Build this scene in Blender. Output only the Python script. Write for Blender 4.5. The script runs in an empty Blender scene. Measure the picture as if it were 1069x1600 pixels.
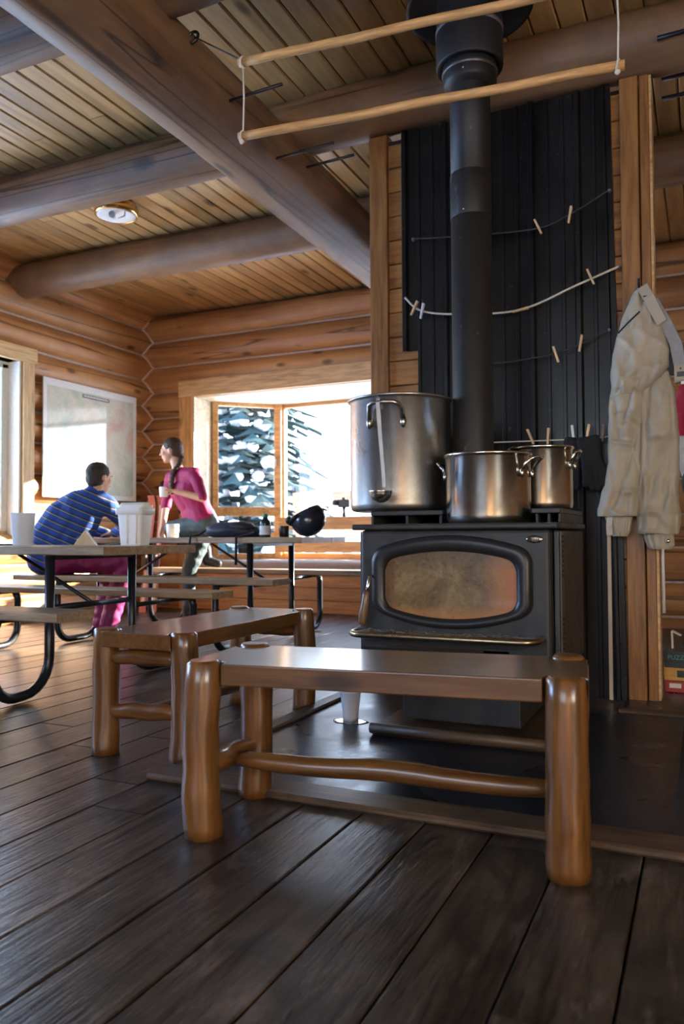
import bpy, bmesh, math, random
from mathutils import Vector, Matrix, noise, Euler
from math import sin, cos, pi, radians as R_
SC = bpy.context.scene
COL = SC.collection
# ------------------------------------------------------------------ camera
cam = bpy.data.objects.new('camera', bpy.data.cameras.new('camera'))
COL.objects.link(cam)
cam.data.sensor_fit = 'VERTICAL'; cam.data.sensor_height = 36.0
cam.data.lens = 36.0 * 1230 / 1600
cam.location = (0, 0, 0.8)
cam.rotation_euler = (Matrix.Rotation(R_(24.7), 3, 'Z') @ Matrix.Rotation(pi/2 + math.atan(37/1230), 3, 'X')
                      @ Matrix.Rotation(R_(-0.3), 3, 'Z')).to_euler()
cam.data.clip_start = 0.02; cam.data.clip_end = 300
cam.data.dof.use_dof = True; cam.data.dof.focus_distance = 3.0; cam.data.dof.aperture_fstop = 3.5
SC.camera = cam
# ------------------------------------------------------------------ world, sun, window daylight, exposure
SC.view_settings.view_transform = 'Standard'; SC.view_settings.look = 'None'
SC.view_settings.gamma = 1; SC.view_settings.use_curve_mapping = False
SC.view_settings.exposure = -0.15
W = bpy.data.worlds.new('sky'); SC.world = W; W.use_nodes = True
_nt = W.node_tree; _bg = _nt.nodes['Background']
_tc = _nt.nodes.new('ShaderNodeTexCoord'); _sx = _nt.nodes.new('ShaderNodeSeparateXYZ')
_rp = _nt.nodes.new('ShaderNodeValToRGB')
_nt.links.new(_tc.outputs['Generated'], _sx.inputs[0]); _nt.links.new(_sx.outputs['Z'], _rp.inputs[0])
_nt.links.new(_rp.outputs[0], _bg.inputs[0])
_rp.color_ramp.elements[0].color = (0.86, 0.93, 1.0, 1); _rp.color_ramp.elements[0].position = 0.0
_rp.color_ramp.elements[1].color = (0.36, 0.58, 1.0, 1); _rp.color_ramp.elements[1].position = 0.75
_bg.inputs[1].default_value = 9.0
SUN_DIR = Vector((-1.0, -1.25, -0.46)).normalized()
sun = bpy.data.objects.new('sun', bpy.data.lights.new('sun', 'SUN')); COL.objects.link(sun)
sun.data.energy = 60.0; sun.data.angle = R_(0.6); sun.data.color = (1.0, 0.88, 0.72)
sun.rotation_euler = SUN_DIR.to_track_quat('-Z', 'Y').to_euler(); sun.location = (3, 14, 8)
def area(name, loc, aim, sx, sy, power, color):
    l = bpy.data.lights.new(name, 'AREA'); l.shape = 'RECTANGLE'; l.size = sx; l.size_y = sy
    l.energy = power; l.color = color
    o = bpy.data.objects.new(name, l); COL.objects.link(o); o.location = loc
    o.rotation_euler = Vector(aim).to_track_quat('-Z', 'Y').to_euler()
    return o
area('daylight_left_far', (-6.35, 4.45, 1.75), (1, 0, -0.05), 1.7, 1.3, 75, (0.46, 0.68, 1.0))
area('daylight_left_near', (-6.35, 1.3, 1.75), (1, 0, -0.05), 1.8, 1.3, 150, (0.22, 0.48, 1.0))
area('daylight_right', (3.35, -1.4, 1.35), (-1, .3, -0.35), 1.8, 1.1, 105, (1.0, 0.74, 0.38))
area('daylight_rear', (-1.0, -3.35, 1.6), (0, 1, 0), 2.4, 1.4, 9, (1.0, 0.80, 0.58))

# ------------------------------------------------------------------ node materials
MATS = {}
class NT:
    def __init__(s, name):
        s.m = bpy.data.materials.new(name); s.m.use_nodes = True
        s.t = s.m.node_tree; s.b = s.t.nodes['Principled BSDF']; s.out = s.t.nodes['Material Output']
    def n(s, typ, **kw):
        x = s.t.nodes.new('ShaderNode' + typ)
        for k, v in kw.items():
            if k.startswith('i_'):
                key = k[2:]; key = int(key) if key.isdigit() else key.replace('_', ' ')
                x.inputs[key].default_value = v
            else: setattr(x, k, v)
        return x
    def l(s, a, b): s.t.links.new(a, b)
    def coords(s, scale, rand=True):
        tc = s.n('TexCoord'); mp = s.n('Mapping'); mp.inputs['Scale'].default_value = scale
        s.l(tc.outputs['Object'], mp.inputs['Vector'])
        return mp.outputs[0]
    def w(s):
        oi = s.n('ObjectInfo'); mu = s.n('Math', operation='MULTIPLY'); mu.inputs[1].default_value = 37.0
        s.l(oi.outputs['Random'], mu.inputs[0]); return oi.outputs['Random'], mu.outputs[0]
    def noise(s, vec, scale, detail=4, rough=.6, dist=0, w=None):
        x = s.n('TexNoise', noise_dimensions='4D' if w else '3D')
        x.inputs['Scale'].default_value = scale; x.inputs['Detail'].default_value = detail
        x.inputs['Roughness'].default_value = rough; x.inputs['Distortion'].default_value = dist
        s.l(vec, x.inputs['Vector'])
        if w: s.l(w, x.inputs['W'])
        return x.outputs['Fac']
    def ramp(s, fac, stops):
        r = s.n('ValToRGB'); e = r.color_ramp.elements
        while len(e) < len(stops): e.new(0.5)
        for el, (p, c) in zip(e, stops):
            el.position = p; el.color = (c, c, c, 1) if isinstance(c, (int, float)) else (*c, 1)
        s.l(fac, r.inputs[0]); return r.outputs[0]
    def mix(s, fac, a, b, blend='MIX'):
        x = s.n('Mix', data_type='RGBA', blend_type=blend)
        for sock, v in ((x.inputs[0], fac), (x.inputs[6], a), (x.inputs[7], b)):
            if hasattr(v, 'links'): s.l(v, sock)
            elif isinstance(v, (int, float)): sock.default_value = v
            else: sock.default_value = (*v, 1)
        return x.outputs[2]
    def bump(s, h, strength, dist=.01):
        b = s.n('Bump'); b.inputs['Strength'].default_value = strength; b.inputs['Distance'].default_value = dist
        s.l(h, b.inputs['Height']); s.l(b.outputs[0], s.b.inputs['Normal'])
    def set(s, **kw):
        for k, v in kw.items():
            k = k.replace('_', ' ')
            if hasattr(v, 'links'): s.l(v, s.b.inputs[k])
            else: s.b.inputs[k].default_value = (*v, 1) if isinstance(v, tuple) and len(v) == 3 else v

def plain(name, c, rough=.5, metal=0., var=.12, scale=30, bump=0., **kw):
    if name in MATS: return MATS[name]
    t = NT(name); v = t.coords((1, 1, 1)); n = t.noise(v, scale, 3)
    lo = tuple(max(0, x*(1-var)) for x in c); hi = tuple(min(1, x*(1+var)) for x in c)
    t.set(Base_Color=t.ramp(n, [(.3, lo), (.7, hi)]), Roughness=rough, Metallic=metal, **kw)
    if bump: t.bump(n, bump, .004)
    MATS[name] = t.m; return t.m

def wood(name, c1, c2, axis='X', rough=(.45, .65), grain=9, vary=.3, knots=.5, bump=.25, coat=0., stain=None, ks=5., crack=False, scuff=None, fine=.45):
    if name in MATS: return MATS[name]
    t = NT(name); i = 'XYZ'.index(axis)
    st = [1, 1, 1]; st[i] = .09; kv = [1, 1, 1]; kv[i] = .42
    v = t.coords(tuple(st)); rnd, w = t.w()
    g1 = t.noise(v, grain, 6, .62, 1.2, w); g2 = t.noise(v, grain*6, 3, .6, .3, w)
    col = t.ramp(g1, [(.34, tuple(x*.8 for x in c1)), (.5, tuple((a+b)/2 for a, b in zip(c1, c2))), (.66, c2)])
    col = t.mix(fine, col, t.ramp(g2, [(.36, tuple(x*.45 for x in c1)), (.6, c2)]))
    h = g1
    if knots:
        vo = t.n('TexVoronoi'); vo.inputs['Scale'].default_value = ks
        vo.inputs['Randomness'].default_value = 1.0
        va = t.n('VectorMath', operation='ADD'); t.l(t.coords(tuple(kv)), va.inputs[0]); t.l(w, va.inputs[1]); t.l(va.outputs[0], vo.inputs['Vector'])
        k = t.ramp(vo.outputs['Distance'], [(.07, knots), (.11, knots*.7), (.17, 0.)])
        col = t.mix(k, col, tuple(x*.16 for x in c1))
    if stain:
        sc, amt, sl = stain
        sn = t.noise(t.coords((1, 1, 1)), sl, 5, .65, .8, w)
        col = t.mix(t.ramp(sn, [(.42, 0.), (.66, amt)]), col, sc)
    if scuff:
        sn = t.noise(t.coords(tuple(.35 if j == i else 1 for j in range(3))), 9, 7, .75, 1.0, w)
        col = t.mix(t.ramp(sn, [(.52, 0.), (.66, .75)]), col, scuff)
    if crack:
        cv = [1, 1, 1]; cv[i] = .03
        cn = t.noise(t.coords(tuple(cv)), 5, 2, .5, .4, w)
        ck = t.ramp(cn, [(.488, 0.), (.5, .85), (.512, 0.)])
        col = t.mix(ck, col, tuple(x*.1 for x in c1))
    hsv = t.n('HueSaturation'); t.l(col, hsv.inputs['Color'])
    mr = t.n('MapRange'); mr.inputs['To Min'].default_value = 1-vary; mr.inputs['To Max'].default_value = 1+vary
    t.l(rnd, mr.inputs['Value']); t.l(mr.outputs[0], hsv.inputs['Value'])
    rg = t.n('MapRange'); rg.inputs['To Min'].default_value = rough[0]; rg.inputs['To Max'].default_value = rough[1]
    t.l(g1, rg.inputs['Value'])
    t.set(Base_Color=hsv.outputs[0], Roughness=rg.outputs[0], Coat_Weight=coat, Coat_Roughness=.15)
    t.bump(t.mix(.5, g1, g2), bump, .006)
    MATS[name] = t.m; return t.m

def glass_mat(name, tint=(.95, .98, 1), refl=.07, rough=.01):
    t = NT(name); tr = t.n('BsdfTransparent'); tr.inputs[0].default_value = (*tint, 1)
    gl = t.n('BsdfGlossy'); gl.inputs['Roughness'].default_value = rough
    mx = t.n('MixShader'); lw = t.n('LayerWeight'); lw.inputs[0].default_value = .5; pw = t.n('Math', operation='POWER'); pw.inputs[1].default_value = 5.0
    ma = t.n('Math', operation='MULTIPLY_ADD'); ma.inputs[1].default_value = .9; ma.inputs[2].default_value = .035
    t.l(lw.outputs['Facing'], pw.inputs[0]); t.l(pw.outputs[0], ma.inputs[0]); t.l(ma.outputs[0], mx.inputs[0]); t.l(tr.outputs[0], mx.inputs[1]); t.l(gl.outputs[0], mx.inputs[2])
    t.l(mx.outputs[0], t.out.inputs[0]); t.t.nodes.remove(t.b); return t.m

M_LOG = wood('wall_log_wood', (.34, .14, .045), (.60, .31, .115), 'X', (.4, .6), 3.5, .2, .85, .25, stain=((.26, .12, .05), .4, 2.2), crack=True, fine=.16)
M_BEAM = wood('beam_log_wood', (.145, .068, .026), (.28, .155, .072), 'X', (.45, .65), 3.5, .12, .9, .35, stain=((.10, .06, .04), .6, 2.0), ks=3.6, crack=True, fine=.16)
M_CEIL = wood('ceiling_pine', (.36, .20, .07), (.60, .38, .15), 'X', (.4, .55), 5, .2, .8, .12, ks=4.5, fine=.2)
M_FLOOR = wood('floor_planks_worn', (.010, .0075, .006), (.095, .070, .050), 'X', (.22, .45), 12, .34, .6, .7,
               stain=((.007, .006, .006), .95, 4.0), ks=3, scuff=(.17, .135, .11))
M_TRIM = wood('pine_trim', (.52, .24, .07), (.74, .42, .16), 'X', (.35, .5), 8, .15, .5, .12)
M_TRIMD = wood('aged_pine_trim', (.27, .11, .03), (.42, .20, .06), 'X', (.35, .5), 8, .15, .6, .12)
M_HEADER = wood('pale_pine_casing', (.62, .38, .16), (.80, .56, .28), 'X', (.4, .55), 7, .1, .45, .12)
M_BENCH = wood('varnished_log_wood', (.075, .030, .007), (.25, .105, .024), 'Z', (.26, .4), 8, .12, .7, .12, coat=.5, stain=((.11, .045, .014), .55, 5.))
M_BENCHX = wood('varnished_plank_wood', (.065, .028, .007), (.20, .085, .020), 'X', (.26, .4), 7, .12, .7, .12, coat=.5, stain=((.10, .045, .015), .55, 4.))
M_BENCHY = wood('varnished_cross_wood', (.07, .028, .007), (.22, .09, .020), 'Y', (.3, .42), 8, .12, .7, .12, coat=.5)
M_TABLE = wood('table_plank_wood', (.26, .17, .09), (.47, .33, .19), 'X', (.3, .45), 9, .15, .4, .15, stain=((.2, .13, .08), .4, 4))
M_ROD = wood('dowel_wood', (.50, .26, .09), (.70, .42, .17), 'X', (.45, .6), 14, .08, 0, .1)
M_PEG = wood('clothespin_wood', (.62, .40, .20), (.80, .58, .34), 'Z', (.5, .6), 60, .15, 0, .1)
M_CHINK = plain('chinking', (.50, .40, .32), .8)
M_DARK = plain('gap_dark', (.03, .02, .015), .9)
M_IRON = NT('stove_iron')
def _iron():
    t = M_IRON; v = t.coords((1, 1, 1)); n = t.noise(v, 14, 5); n2 = t.noise(v, 120, 2)
    d = t.ramp(t.noise(v, 5, 6, .7), [(.55, 0.), (.8, .5)])
    c = t.mix(d, t.ramp(n, [(.3, (.022, .023, .025)), (.7, (.045, .045, .046))]), (.12, .11, .10))
    t.set(Base_Color=c, Roughness=t.ramp(n, [(.3, .38), (.7, .56)]), Metallic=.25); t.bump(n2, .12, .002)
    return t.m
M_IRON = _iron()
def _sheet():
    t = NT('black_roofing_sheet'); v = t.coords((1, 1, 1)); n = t.noise(v, 3, 6, .7)
    sp = t.ramp(t.noise(v, 38, 2), [(.68, 0.), (.74, .35)])
    t.set(Base_Color=t.mix(sp, t.ramp(n, [(.3, (.004, .004, .0045)), (.7, (.010, .010, .011))]), (.12, .12, .12)),
          Roughness=t.ramp(n, [(.3, .28), (.7, .45)]), Specular_IOR_Level=.35); return t.m
M_SHEET = _sheet()
def _pipe():
    t = NT('stove_pipe_black'); v = t.coords((1, 1, .5)); n = t.noise(v, 6, 6, .7)
    sp = t.ramp(t.noise(v, 30, 3), [(.66, 0.), (.75, .5)])
    t.set(Base_Color=t.mix(sp, t.ramp(n, [(.3, (.011, .011, .012)), (.7, (.026, .025, .024))]), (.16, .15, .13)),
          Roughness=.5, Metallic=.2); t.bump(n, .1, .003); return t.m
M_PIPE = _pipe()
def _hearth():
    t = NT('hearth_steel'); v = t.coords((1, 1, 1)); n = t.noise(v, 4, 7, .7, .5); f = t.noise(v, 45, 3, .7)
    c = t.ramp(n, [(.3, (.008, .011, .018)), (.6, (.020, .027, .040)), (.75, (.05, .05, .05))])
    c = t.mix(t.ramp(f, [(.62, 0.), (.75, .35)]), c, (.13, .12, .11))
    t.set(Base_Color=c, Roughness=t.ramp(n, [(.3, .22), (.7, .42)]), Metallic=.35); t.bump(t.noise(v, 9, 3), .08, .01); return t.m
M_HEARTH = _hearth()
def steel(name, c=(.80, .78, .72), r=(.13, .27), tarn=(.50, .43, .30), ta=.7, sc=6):
    t = NT(name); v = t.coords((1, 1, 1)); n = t.noise(v, sc, 6, .68, .6); s = t.noise(t.coords((2, 2, 60)), 4, 3)
    c = t.mix(t.ramp(n, [(.45, 0.), (.68, ta)]), c, tarn)
    t.set(Base_Color=c, Metallic=1.0, Roughness=t.ramp(n, [(.3, r[0]), (.7, r[1])])); t.bump(s, .02, .002); return t.m
M_POT = steel('stockpot_steel')
M_POTBIG = steel('old_stockpot_aluminium', (.56, .55, .53), (.24, .40), (.30, .26, .19), .8, 4)
M_CHROME = plain('chrome', (.75, .74, .72), .15, 1.0)
M_BRASS = plain('brass', (.72, .50, .20), .22, 1.0)
M_STEELB = plain('black_tube', (.018, .020, .024), .3, .3)
M_BLACK = plain('black_plastic', (.015, .016, .02), .35)
M_BLACKF = plain('black_fabric', (.012, .013, .018), .85, bump=.3, scale=90)
M_WHITE = plain('white_plastic', (.80, .80, .80), .4, var=.04)
M_ENAMEL = plain('white_enamel', (.88, .87, .84), .3, var=.04)
M_PAPER = plain('white_paper', (.82, .80, .74), .8, var=.04)
M_CORD = plain('pale_cord', (.62, .56, .46), .8)
M_CORDD = plain('dark_cord', (.05, .04, .04), .8)
M_GLASS = glass_mat('window_glass')

# ------------------------------------------------------------------ mesh builder
class MB:
    def __init__(s): s.v = []; s.f = []; s.sm = []; s.mi = []
    def add(s, vs, fs, smooth=False, mi=0):
        b = len(s.v); s.v += [tuple(p) for p in vs]
        s.f += [tuple(i+b for i in f) for f in fs]; s.sm += [smooth]*len(fs); s.mi += [mi]*len(fs); return s
    def box(s, x0, x1, y0, y1, z0, z1, M=None, mi=0):
        vs = [Vector((x, y, z)) for z in (z0, z1) for x, y in ((x0, y0), (x1, y0), (x1, y1), (x0, y1))]
        if M: vs = [M @ p for p in vs]
        return s.add(vs, [(3, 2, 1, 0), (4, 5, 6, 7), (0, 1, 5, 4), (1, 2, 6, 5), (2, 3, 7, 6), (3, 0, 4, 7)], mi=mi)
    def loops(s, loops, cap0=True, cap1=True, smooth=True, mi=0, closed=False):
        n = len(loops[0]); vs = [p for L in loops for p in L]; fs = []
        m = len(loops)
        for i in range(m if closed else m-1):
            for j in range(n):
                a = i*n+j; b = i*n+(j+1) % n; i2 = (i+1) % m
                fs.append((a, b, i2*n+(j+1) % n, i2*n+j))
        s.add(vs, fs, smooth, mi); b0 = len(s.v)-len(vs)
        if not closed:
            if cap0: s.f.append(tuple(b0+j for j in reversed(range(n)))); s.sm.append(False); s.mi.append(mi)
            if cap1: s.f.append(tuple(b0+(m-1)*n+j for j in range(n))); s.sm.append(False); s.mi.append(mi)
        return s
    def tube(s, pts, r, n=10, cap=True, closed=False, mi=0):
        pts = [Vector(p) for p in pts]; m = len(pts)
        rs = r if isinstance(r, (list, tuple)) else [r]*m
        L = []; up = None
        for i, p in enumerate(pts):
            a = pts[(i-1) % m] if (closed or i > 0) else p; b = pts[(i+1) % m] if (closed or i < m-1) else p
            d = (b-a).normalized()
            if up is None:
                up = Vector((0, 0, 1)) if abs(d.z) < .9 else Vector((1, 0, 0))
            x = d.cross(up)
            if x.length < 1e-6: x = d.orthogonal()
            x.normalize(); y = x.cross(d).normalized(); up = y
            L.append([p + rs[i]*(cos(2*pi*k/n)*x + sin(2*pi*k/n)*y) for k in range(n)])
        return s.loops(L, cap, cap, True, mi, closed)
    def lathe(s, prof, n=40, c=(0, 0, 0), mi=0, M=None, cap0=False, cap1=False):
        L = []
        for r, z in prof:
            ring = [Vector((c[0]+r*cos(2*pi*k/n), c[1]+r*sin(2*pi*k/n), c[2]+z)) for k in range(n)]
            if M: ring = [M @ p for p in ring]
            L.append(ring)
        return s.loops(L, cap0, cap1, True, mi)
    def ell(s, c, r, nu=16, nv=10, M=None, mi=0, fn=None):
        L = []
        for j in range(nv+1):
            th = pi*j/nv; ring = []
            for k in range(nu):
                d = Vector((sin(th)*cos(2*pi*k/nu), sin(th)*sin(2*pi*k/nu), -cos(th)))
                p = Vector((d.x*r[0], d.y*r[1], d.z*r[2]))
                if fn: p = fn(d, p)
                if M: p = M @ p
                ring.append(p + Vector(c))
            L.append(ring)
        return s.loops(L, True, True, True, mi)
    def build(s, name, mat, parent=None, loc=None, rot=None, bevel=0, seg=2, kind=None, autosmooth=True):
        me = bpy.data.meshes.new(name); me.from_pydata(s.v, [], s.f)
        me.polygons.foreach_set('use_smooth', s.sm)
        for m in (mat if isinstance(mat, (list, tuple)) else [mat]): me.materials.append(m)
        if len(me.materials) > 1: me.polygons.foreach_set('material_index', s.mi)
        me.update()
        o = bpy.data.objects.new(name, me); COL.objects.link(o)
        if parent: o.parent = parent
        if loc is not None: o.location = loc
        if rot is not None: o.rotation_euler = rot
        if bevel:
            b = o.modifiers.new('edge', 'BEVEL'); b.width = bevel; b.segments = seg; b.limit_method = 'ANGLE'; b.angle_limit = R_(40)
            b.harden_normals = False
        if kind: o['kind'] = kind
        return o
def link_copy(o, parent=None, loc=None, rot=None):
    c = o.copy(); COL.objects.link(c)
    if parent is not None: c.parent = parent
    if loc is not None: c.location = loc
    if rot is not None: c.rotation_euler = rot
    return c
def copy_tree(o, parent=None):
    c = link_copy(o, parent)
    for ch in list(o.children): copy_tree(ch, c)
    return c
def tag(o, label, cat, group=None):
    o['label'] = label; o['category'] = cat
    if group: o['group'] = group
    return o
def thing(name, label, cat, loc=(0, 0, 0), rz=0, group=None):
    o = bpy.data.objects.new(name, None); COL.objects.link(o); o.location = loc; o.rotation_euler = (0, 0, rz)
    o.empty_display_size = .1
    return tag(o, label, cat, group)
def structure(name, loc=(0, 0, 0)):
    o = bpy.data.objects.new(name, None); COL.objects.link(o); o.location = loc; o['kind'] = 'structure'; return o
rnd = random.Random(7)
def nz(x, y=0., z=0.): return noise.noise(Vector((x, y, z)))

# boards run along their own local X; rz turns them
def board(name, L, w, h, mat, parent, loc, rz=0, cham=.004, ry=0):
    c = cham; y0, y1 = -w/2, w/2
    sec = [(y0+c, 0), (y1-c, 0), (y1, c), (y1, h-c), (y1-c, h), (y0+c, h), (y0, h-c), (y0, c)]
    m = MB(); m.loops([[Vector((x, a, b)) for a, b in sec] for x in (0, L)], smooth=False)
    return m.build(name, mat, parent, loc, (0, ry, rz))
def log(name, L, r, mat, parent, loc, rz=0, seed=0, n=22, step=.12, wob=.012, rv=.045):
    m = MB(); k = max(3, int(L/step)); rings = []
    for i in range(k+1):
        x = L*i/k
        cy = wob*nz(x*.5, seed*3.1, 1.); cz = wob*nz(x*.5, seed*3.1, 9.)
        ring = []
        for j in range(n):
            a = 2*pi*j/n
            rr = r*(1 + rv*nz(x*.9, seed*5.3+2*cos(a), 2*sin(a)) + .025*nz(x*4, seed+3*cos(a), 3*sin(a)))
            ring.append(Vector((x, cy+rr*cos(a), cz+rr*sin(a))))
        rings.append(ring)
    m.loops(rings)
    return m.build(name, mat, parent, loc, (0, 0, rz))

XL, YB, XR, YF, ZC = -5.93, 7.40, 3.0, -3.0, 3.36
# ------------------------------------------------------------------ floor
fl = MB().box(-6.2, 3.2, -3.2, 7.5, -.09, -.035).build('floor', M_DARK, kind='structure')
x = -5.85
while x < 3.0:
    y = -3.0 - rnd.random()*2.4; w = .19
    while y < 7.3:
        L = rnd.uniform(2.4, 4.2); a = max(y, -3.0); b = min(y+L, 7.35)
        if b-a > .1:
            board('plank', b-a-.003, w-rnd.uniform(.004, .007), .032, M_FLOOR, fl, (x+w/2, a, -.032+rnd.uniform(-.0012, .0012)), pi/2, .003)
        y += L
    x += w
# ------------------------------------------------------------------ ceiling
ce = MB().box(-6.2, 3.2, -3.2, 7.6, ZC+.03, ZC+.1).build('ceiling', M_DARK, kind='structure')
x = -5.9
while x < 3.0:
    y = -3.0; w = .132; cut = rnd.uniform(.5, 5.5)
    for a, b in ((-3.0, cut), (cut, 7.5)):
        board('plank', b-a-.003, w-.006, .028, M_CEIL, ce, (x+w/2, a, ZC+rnd.uniform(0, .002)), pi/2, .008)
    x += w
# ------------------------------------------------------------------ ceiling log beams
bm = structure('beam')
mb_ = log('log', 9.9, .204, M_BEAM, bm, (-2.242, -2.5, 2.95), pi/2, 3, 32, .08, .03, .06)
for i, yy in enumerate((5.43, 4.06, 2.67, 1.28, -.1, -1.5)):
    log('log', 8.9, .158, M_BEAM, bm, (-5.9, yy, 3.20), 0, 11+i, 24, .1, .02, .06)
# iron spikes driven into the main beam and the partition post
for (x0, z0, yy, L) in ((-2.045, 2.905, 3.18, .285), (-2.04, 2.848, 3.68, .31), (-2.04, 2.921, 3.98, .295)):
    MB().tube([(x0-.06, yy, z0-.002), (x0+L, yy, z0+.010)], .008, 8).build('iron_spike', M_BLACK, bm)
for (yy, zz) in ((3.9, 3.115), (4.3, 3.13), (4.3, 3.03)):
    MB().tube([(-.16, yy, zz), (.22, yy+.02, zz+.02)], .011, 8).build('iron_spike', M_BLACK, bm)
# ------------------------------------------------------------------ log walls
PIT, RL = .295, .158
def zc_back(k): return 3.04 - PIT*k + PIT/2        # course centres
wb = MB()
for bx in ((-6.1, -5.14, 0, 3.45), (-1.26, 3.2, 0, 3.45), (-5.14, -1.26, 2.40, 3.45), (-5.14, -1.26, 0, .40)):
    wb.box(bx[0], bx[1], 7.42, 7.52, bx[2], bx[3])
wb = wb.build('wall_back', M_DARK, kind='structure')
def chink(L, parent, loc, rz):
    m = MB(); k = int(L/.3)+2
    m.tube([(L*i/k, .006*nz(i*.7, loc[2]), .008*nz(i*.5, loc[2], 3)) for i in range(k+1)], .017, 6)
    return m.build('chinking', M_CHINK, parent, loc, (0, 0, rz))
for k in range(0, 12):
    z = zc_back(k)
    if z < -.1: continue
    if z > 2.45 or z < .30: segs = [(-5.95, 3.0)]
    else: segs = [(-5.95, -5.17), (-1.23, 3.0)]
    for a, b in segs:
        log('log', b-a, RL, M_LOG, wb, (a, YB, z), 0, 40+k+a)
        if z-PIT/2 > .02: chink(b-a, wb, (a, YB-.062, z-PIT/2), 0)
wl = MB()
for (y0, y1, z0, z1) in ((-3.2, .3, 0, 3.45), (.3, 2.3, 0, 1.0), (.3, 2.3, 2.44, 3.45), (2.3, 3.5, 0, 3.45), (3.5, 5.38, 0, .8), (3.5, 5.38, 2.44, 3.45), (5.38, 7.6, 0, 3.45)):
    wl.box(XL-.1, XL-.03, y0, y1, z0, z1)
wl = wl.build('wall_left', M_DARK, kind='structure')
for k in range(0, 12):
    z = zc_back(k) + PIT/2
    if z > 3.4: continue
    if z > 2.5 or z < .72: segs = [(-3.0, 7.45)]
    else: segs = [(-3.0, .3), (2.3, 3.42), (5.46, 7.45)]
    for a, b in segs:
        log('log', b-a, RL, M_LOG, wl, (XL, a, z), pi/2, 70+k+a)
        if z-PIT/2 > .02: chink(b-a, wl, (XL+.062, a, z-PIT/2), pi/2)
# scribed corner bead that follows both walls' log faces
def bulge(z, off):
    t = ((z-off)/PIT) % 1.0; d = (t-.5)*PIT
    return math.sqrt(max(RL*RL-d*d, .0))
m = MB()
pts = [(XL + bulge(z, 3.04+PIT/2) + .004, YB - bulge(z, 3.04) - .004, z) for z in [i*.02+.05 for i in range(162)]]
m.tube(pts, .014, 6).build('corner_bead', plain('caulk', (.60, .42, .34), .7), wb)
# unseen sides of the room (openings carry the other windows)
wr = MB()
for (y0, y1, z0, z1) in ((-3.2, -2.6, 0, 3.45), (-2.6, -.2, 0, .8), (-2.6, -.2, 2.4, 3.45), (-.2, 7.6, 0, 3.45)):
    wr.box(XR, XR+.1, y0, y1, z0, z1)
wr.build('wall_right', M_LOG, kind='structure')
wf = MB()
for (x0, x1, z0, z1) in ((-6.1, -2.3, 0, 3.45), (-2.3, .3, 0, .8), (-2.3, .3, 2.4, 3.45), (.3, 3.2, 0, 3.45)):
    wf.box(x0, x1, YF-.1, YF, z0, z1)
wf.build('wall_front', M_LOG, kind='structure')
for nm, bx in (('window_3', (XR+.03, XR+.04, -2.6, -.2, .8, 2.4)), ('window_4', (-2.3, .3, YF-.06, YF-.05, .8, 2.4)), ('window_5', (XL-.08, XL-.07, .3, 2.3, 1.0, 2.44))):
    MB().box(*bx).build(nm, M_GLASS, kind='structure')
# ------------------------------------------------------------------ left window
w1 = structure('window_1')
board('casing', 2.3, .14, .05, M_HEADER, w1, (-5.78, 3.25, 2.51), pi/2, .004, 0).rotation_euler = (pi/2, 0, pi/2)
def vboard(name, z0, z1, w, t, mat, parent, x, y, face='Y'):
    # vertical board, w wide along X (face Y) or along Y (face X), t thick
    o = board(name, z1-z0, w, t, mat, parent, (x, y, z0))
    o.rotation_euler = Matrix(((0, 1, 0), (0, 0, 1), (1, 0, 0))).to_euler() if face == 'Y' else Matrix(((0, 0, 1), (0, -1, 0), (1, 0, 0))).to_euler()
    return o
def hboard(name, x0, x1, z, w, t, mat, parent, y):  # horizontal board on edge along X: w tall, front face at y, t deep
    o = board(name, x1-x0, w, t, mat, parent, (x0, y+t, z+w/2)); o.rotation_euler = (pi/2, 0, 0); return o
vboard('casing', .82, 2.44, .13, .05, M_HEADER, w1, -5.78, 5.455, 'X')
M_WFRAME = plain('lit_window_frame', (.80, .79, .72), .5, var=.06)  # frame colour lightened to stand in for daylight falling on it
MB().box(-6.02, -5.76, 5.36, 5.385, .82, 2.44).build('jamb', M_WFRAME, w1)
MB().box(-5.98, -5.90, 5.29, 5.36, .86, 2.42).build('stile', M_WFRAME, w1, bevel=.006)
MB().box(-5.97, -5.91, 5.20, 5.27, .86, 2.42).build('stile', M_WFRAME, w1, bevel=.006)
MB().box(-5.98, -5.90, 3.5, 5.36, .80, .86).build('sill', M_HEADER, w1)
MB().box(-5.98, -5.90, 3.5, 5.36, 2.38, 2.44).build('head_rail', M_WFRAME, w1)
MB().box(-5.945, -5.94, 3.5, 5.29, .86, 2.38).build('pane', M_GLASS, w1)
# ------------------------------------------------------------------ bay window
w2 = structure('window_2')
M_LIN = wood('lit_pine_lining', (.80, .66, .44), (.88, .78, .58), 'X', (.4, .55), 7, .06, .2, .1)  # pine paled in colour to stand in for light bounced off snow
hboard('casing', -5.32, -1.12, 2.352, .19, .05, M_HEADER, w2, 7.2)
vboard('casing', .0, 2.35, .17, .05, M_TRIM, w2, -5.225, 7.2)
vboard('casing', .0, 2.35, .17, .05, M_TRIM, w2, -1.20, 7.2)
MB().box(-5.16, -5.12, 7.22, 7.60, .44, 2.352).build('jamb', M_LIN, w2)
MB().box(-1.28, -1.24, 7.22, 7.60, .44, 2.352).build('jamb', M_LIN, w2)
P = [(-5.11, 7.56), (-4.53, 8.12), (-1.86, 8.12), (-1.28, 7.56)]
def poly_slab(name, pts, z0, z1, mat, parent=None, **k):
    return MB().loops([[Vector((x, y, z)) for x, y in pts] for z in (z0, z1)], smooth=False).build(name, mat, parent, **k)
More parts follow.
